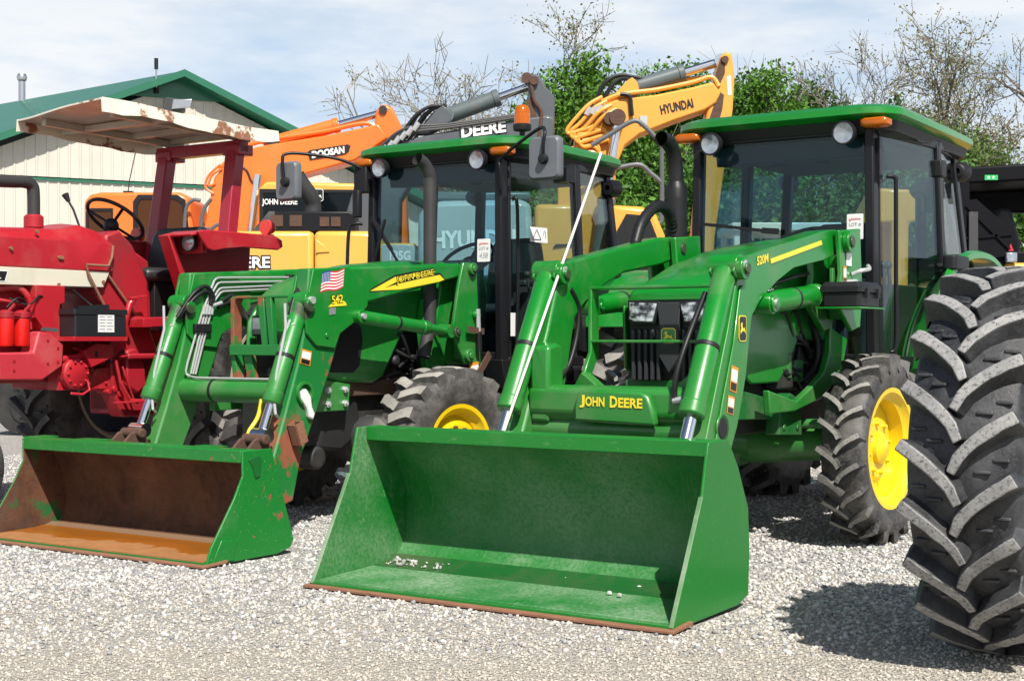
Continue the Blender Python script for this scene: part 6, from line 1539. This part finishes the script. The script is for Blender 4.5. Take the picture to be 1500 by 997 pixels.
limb_tree('budding_tree', 'tall thinly leafed tree with fine branches behind the bright green tree', at(868, 48), 11.9, 1.35, 2600, .10, 'leaf_bud', 'bark', 24, depth=6, trunk=.24, first=.28, leafclump=.8, twig=.009)
limb_tree('bare_tree', 'bare dead tree with a twisted leader rising above the right cab roof', at(1180, 44), 10.6, .75, 0, .1, 'leaf_bud', 'bark_pale', 27, depth=5, trunk=.20, first=.34, twig=.010, fork=2)
limb_tree('bare_tree', 'slim bare tree with upright branches above the right cab roof', at(1236, 47), 11.2, .95, 700, .09, 'leaf_bud', 'bark', 30, depth=6, trunk=.18, first=.3, twig=.009)
limb_tree('budding_tree', 'wide spreading tree with sparse yellow green buds at the far right', at(1425, 42), 11.2, 1.3, 3600, .085, 'leaf_bud', 'bark', 33, depth=6, trunk=.26, first=.22, leafclump=.7, twig=.009)
limb_tree('budding_tree', 'tall budding tree behind the wide spreading one, partly cut off by the photo edge', at(1490, 46), 12.0, 1.2, 2800, .085, 'leaf_bud', 'bark', 36, depth=6, trunk=.24, first=.25, leafclump=.7, twig=.009)
limb_tree('budding_tree', 'low olive tree between the dead tree and the wide spreading tree', at(1345, 41), 7.6, 1.0, 4200, .13, 'leaf_bush', 'bark', 39, depth=5, trunk=.18, first=.25, leafclump=1.0)
limb_tree('budding_tree', 'small hazy tree left of the nearly bare tree', at(640, 52), 8.6, 1.0, 1600, .11, 'leaf_bud', 'bark_pale', 42, depth=6, trunk=.2, first=.25, twig=.009)
limb_tree('budding_tree', 'olive tree filling the gap behind the amber excavator stick', at(1060, 50), 9.0, 1.0, 4500, .13, 'leaf_bush', 'bark', 45, depth=5, trunk=.2, first=.25, leafclump=1.1)
bl = ['tall thicket behind the left cab', 'thicket behind the black exhaust stack', 'thicket behind the left part of the right cab', 'thicket behind the centre of the right cab', 'thicket behind the right cab door', 'thicket behind the black compact loader', 'thicket at the right edge behind the loader', 'dim thicket behind the grey boom foot']
for i, (u, d, H, m) in enumerate(((790, 39, 5.6, 'leaf_bush'), (925, 38, 5.6, 'leaf'), (1040, 37, 5.8, 'leaf_dark'), (1140, 38, 5.0, 'leaf_bush'), (1240, 39, 5.2, 'leaf_bush'), (1350, 38, 5.4, 'leaf_bush'), (1460, 37, 5.6, 'leaf_dark'), (690, 41, 5.2, 'leaf_bush'))):
    limb_tree('thicket', 'green leafy ' + bl[i], at(u, d), H, 1.3, 5500, .17, m, 'bark', 60 + i, depth=4, trunk=.12, first=.16, leafclump=1.5, group='thickets under the trees', fork=4, clumps=120)

# ------------------------------------------------------------------ ground, gravel
m, nt, b = newmat('gravel_ground'); co = objco(nt)
vo = N(nt, 'ShaderNodeTexVoronoi'); vo.inputs['Scale'].default_value = 75; nt.links.new(co, vo.inputs['Vector'])
vo2 = N(nt, 'ShaderNodeTexVoronoi'); vo2.inputs['Scale'].default_value = 110; nt.links.new(co, vo2.inputs['Vector'])
sep = N(nt, 'ShaderNodeSeparateColor'); nt.links.new(vo.outputs['Color'], sep.inputs[0])
r_ = N(nt, 'ShaderNodeValToRGB'); e = r_.color_ramp.elements
e[0].position = 0; e[0].color = (.27, .265, .26, 1); e[1].position = 1; e[1].color = (.64, .62, .575, 1)
for p, c in ((.3, (.30, .30, .30, 1)), (.55, (.42, .40, .36, 1)), (.8, (.50, .49, .46, 1))):
    x = e.new(p); x.color = c
nt.links.new(sep.outputs[0], r_.inputs['Fac'])
big = noise(nt, co, .55, 4); dirtm = noise(nt, co, 2.2, 6, .65)
sx = N(nt, 'ShaderNodeSeparateXYZ'); nt.links.new(co, sx.inputs[0])
fine = noise(nt, co, 160, 3, .7)
tan_ = mixc(nt, fine, (.36, .325, .265), (.58, .53, .45))
near = N(nt, 'ShaderNodeMapRange'); nt.links.new(sx.outputs[1], near.inputs[0])
near.inputs[1].default_value = 4.7; near.inputs[2].default_value = 6.3; near.inputs[3].default_value = .75; near.inputs[4].default_value = .0
tf = math_(nt, 'ADD', near.outputs[0], math_(nt, 'MULTIPLY', ramp(nt, dirtm, .45, .7), .45))
c = mixc(nt, math_(nt, 'MINIMUM', tf, .9), r_.outputs['Color'], tan_)
nt.links.new(c, b.inputs['Base Color']); b.inputs['Roughness'].default_value = .95
hh = math_(nt, 'ADD', math_(nt, 'MULTIPLY', vo.outputs['Distance'], -1.), math_(nt, 'MULTIPLY', vo2.outputs['Distance'], -.5))
bump(nt, b, hh, .9, .02)
M['ground'] = m
g = G(); g.add([(-400, -60, 0), (400, -60, 0), (400, 900, 0), (-400, 900, 0)], [[0, 1, 2, 3]])
g.build('ground', M['ground'], None, smooth=0, kind='structure')

def gravel(name, n, ymin, ymax, rmin, rmax, seed, mat, pw=1.0, dens=None):
    rs = np.random.RandomState(seed)
    t = (1 + 5 ** .5) / 2
    base = np.array([(-1, t, 0), (1, t, 0), (-1, -t, 0), (1, -t, 0), (0, -1, t), (0, 1, t), (0, -1, -t), (0, 1, -t), (t, 0, -1), (t, 0, 1), (-t, 0, -1), (-t, 0, 1)], float) / math.sqrt(1 + t * t)
    F = np.array([(0, 11, 5), (0, 5, 1), (0, 1, 7), (0, 7, 10), (0, 10, 11), (1, 5, 9), (5, 11, 4), (11, 10, 2), (10, 7, 6), (7, 1, 8), (3, 9, 4), (3, 4, 2), (3, 2, 6), (3, 6, 8), (3, 8, 9), (4, 9, 5), (2, 4, 11), (6, 2, 10), (8, 6, 7), (9, 8, 1)])
    u = rs.rand(n); y = ymin * (ymax / ymin) ** (u ** pw)
    x = (rs.rand(n) * 2 - 1) * (y * .40 + .7)
    # keep clear of the two bucket floors
    keep = np.ones(n, bool); cs, sn = math.cos(PSI), math.sin(PSI)
    for (ox, oy, hw) in ((-.152, 5.985, .945), (-2.25, 7.52, .90)):
        lx = (x - ox) * cs - (y - oy) * sn; ly = (x - ox) * sn + (y - oy) * cs
        keep &= ~((abs(lx) < hw) & (ly > -.035) & (ly < .74))
    if name == 'gravel': keep &= rs.rand(n) < np.clip((y - 5.35 + .35 * np.clip(x, -1, 1.2)) / .9, .28, 1)
    x = x[keep]; y = y[keep]; n = len(x)
    r = rmin + (rmax - rmin) * rs.rand(n) ** 1.8
    ax = rs.uniform(.65, 1.25, (n, 3)); ax[:, 2] *= .72
    P = base[None] * (1 + rs.uniform(-.28, .28, (n, 12, 1)))
    P = P * ax[:, None, :]
    a = rs.rand(n) * 6.283; b_ = rs.uniform(-.5, .5, n)
    ca, sa, cb_, sb = np.cos(a)[:, None], np.sin(a)[:, None], np.cos(b_)[:, None], np.sin(b_)[:, None]
    X, Y, Zz = P[..., 0], P[..., 1], P[..., 2]
    Y, Zz = Y * cb_ - Zz * sb, Y * sb + Zz * cb_
    X, Y = X * ca - Y * sa, X * sa + Y * ca
    V_ = np.stack([X, Y, Zz], -1) * r[:, None, None]
    V_[..., 0] += x[:, None]; V_[..., 1] += y[:, None]; V_[..., 2] += (r * rs.uniform(.0, .55, n))[:, None]
    me = bpy.data.meshes.new(name); nv = n * 12; nf = n * 20
    me.vertices.add(nv); me.vertices.foreach_set('co', V_.reshape(-1).astype(np.float32))
    idx = (F[None] + (np.arange(n) * 12)[:, None, None]).reshape(-1)
    me.loops.add(nf * 3); me.loops.foreach_set('vertex_index', idx.astype(np.int32))
    me.polygons.add(nf); me.polygons.foreach_set('loop_start', np.arange(0, nf * 3, 3, dtype=np.int32))
    me.update(calc_edges=True); me.validate(); me.materials.append(mat)
    o = bpy.data.objects.new(name, me); COL.objects.link(o); return tag(o, kind='stuff')
m, nt, b = newmat('gravel_stone'); geo = N(nt, 'ShaderNodeNewGeometry')
r_ = N(nt, 'ShaderNodeValToRGB'); e = r_.color_ramp.elements
e[0].position = 0; e[0].color = (.20, .205, .22, 1); e[1].position = 1; e[1].color = (.76, .745, .71, 1)
for p, c in ((.20, (.29, .295, .31, 1)), (.40, (.48, .465, .435, 1)), (.54, (.52, .475, .405, 1)), (.64, (.57, .56, .535, 1)), (.90, (.67, .655, .625, 1))):
    x = e.new(p); x.color = c
nt.links.new(geo.outputs['Random Per Island'], r_.inputs['Fac'])
co = objco(nt); c = mixc(nt, math_(nt, 'MULTIPLY', noise(nt, co, 70, 4, .7), .5), r_.outputs['Color'], (.34, .32, .29))
nt.links.new(c, b.inputs['Base Color']); b.inputs['Roughness'].default_value = .9
bump(nt, b, noise(nt, co, 180, 3), .4, .003)
M['stone'] = m
m2 = m.copy(); m2.name = 'tan_grit'
for nd in m2.node_tree.nodes:
    if nd.type == 'VALTORGB':
        for el_, cc2 in zip(nd.color_ramp.elements, ((.27, .25, .215), (.40, .36, .30), (.50, .45, .375), (.54, .48, .395), (.57, .52, .445), (.61, .57, .495), (.68, .64, .57))): el_.color = cc2 + (1,)
gravel('gravel', 115000, 5.1, 14.0, .0045, .014, 1, m, .85)
gravel('fine_gravel', 42000, 4.5, 6.9, .002, .0085, 2, m2, 1.0)
po = PEB.build('pebbles', M['stone'], None, smooth=0, kind='stuff'); po.location = (-.152, 5.985, 0); po.rotation_euler = (0, 0, -PSI)

# ------------------------------------------------------------------ sky, sun, camera
SUN_D = V((-.26, .82, -1.0)).normalized()      # direction the light travels
el = math.asin(-SUN_D.z); az = math.atan2(-SUN_D.x, -SUN_D.y)
w = bpy.data.worlds.new('World'); SC.world = w; w.use_nodes = True; nt = w.node_tree
bg = nt.nodes['Background']; bg.inputs['Strength'].default_value = .068
sky = N(nt, 'ShaderNodeTexSky'); sky.sky_type = 'NISHITA'; sky.sun_disc = False; sky.sun_elevation = el; sky.sun_rotation = az; sky.air_density = 1.0; sky.dust_density = 1.4
tc = N(nt, 'ShaderNodeTexCoord'); sp_ = N(nt, 'ShaderNodeSeparateXYZ'); nt.links.new(tc.outputs['Generated'], sp_.inputs[0])
mp = N(nt, 'ShaderNodeMapping'); mp.inputs['Scale'].default_value = (1.0, 1.0, 4.2); mp.inputs['Location'].default_value = (.35, 0, .12); nt.links.new(tc.outputs['Generated'], mp.inputs['Vector'])
n1 = noise(nt, mp.outputs['Vector'], 3.6, 8, .58)
cf = ramp(nt, n1, .33, .56)
cc = mixc(nt, noise(nt, mp.outputs['Vector'], 2.3, 5), (9.6, 10.2, 10.8), (11.1, 11.2, 11.3))
hi = N(nt, 'ShaderNodeMapRange'); nt.links.new(sp_.outputs[2], hi.inputs[0]); hi.inputs[1].default_value = .20; hi.inputs[2].default_value = .42; hi.inputs[3].default_value = 1; hi.inputs[4].default_value = .0
cfm = math_(nt, 'MULTIPLY', cf, hi.outputs[0]); lowf = math_(nt, 'MULTIPLY', hi.outputs[0], .75)
nt.links.new(mixc(nt, cfm, mixc(nt, lowf, sky.outputs[0], (6.9, 9.0, 11.6)), cc), bg.inputs['Color'])
sl = bpy.data.lights.new('sun', 'SUN'); sl.energy = 5.0; sl.angle = math.radians(.53); sl.color = (1, .955, .88)
so = bpy.data.objects.new('sun', sl); COL.objects.link(so); so.rotation_euler = SUN_D.to_track_quat('-Z', 'Y').to_euler()
cd = bpy.data.cameras.new('camera'); cd.lens = 50; cd.sensor_width = 36; cd.sensor_fit = 'HORIZONTAL'; cd.clip_start = .1; cd.clip_end = 3000
ca = bpy.data.objects.new('camera', cd); COL.objects.link(ca); ca.location = (0, 0, 1.13); ca.rotation_euler = (math.radians(90), 0, 0)
SC.camera = ca
vs_ = SC.view_settings; vs_.view_transform = 'Standard'; vs_.look = 'None'; vs_.exposure = .38; vs_.gamma = 1; vs_.use_curve_mapping = False
SC.cycles.transparent_max_bounces = 24; SC.cycles.max_bounces = 8
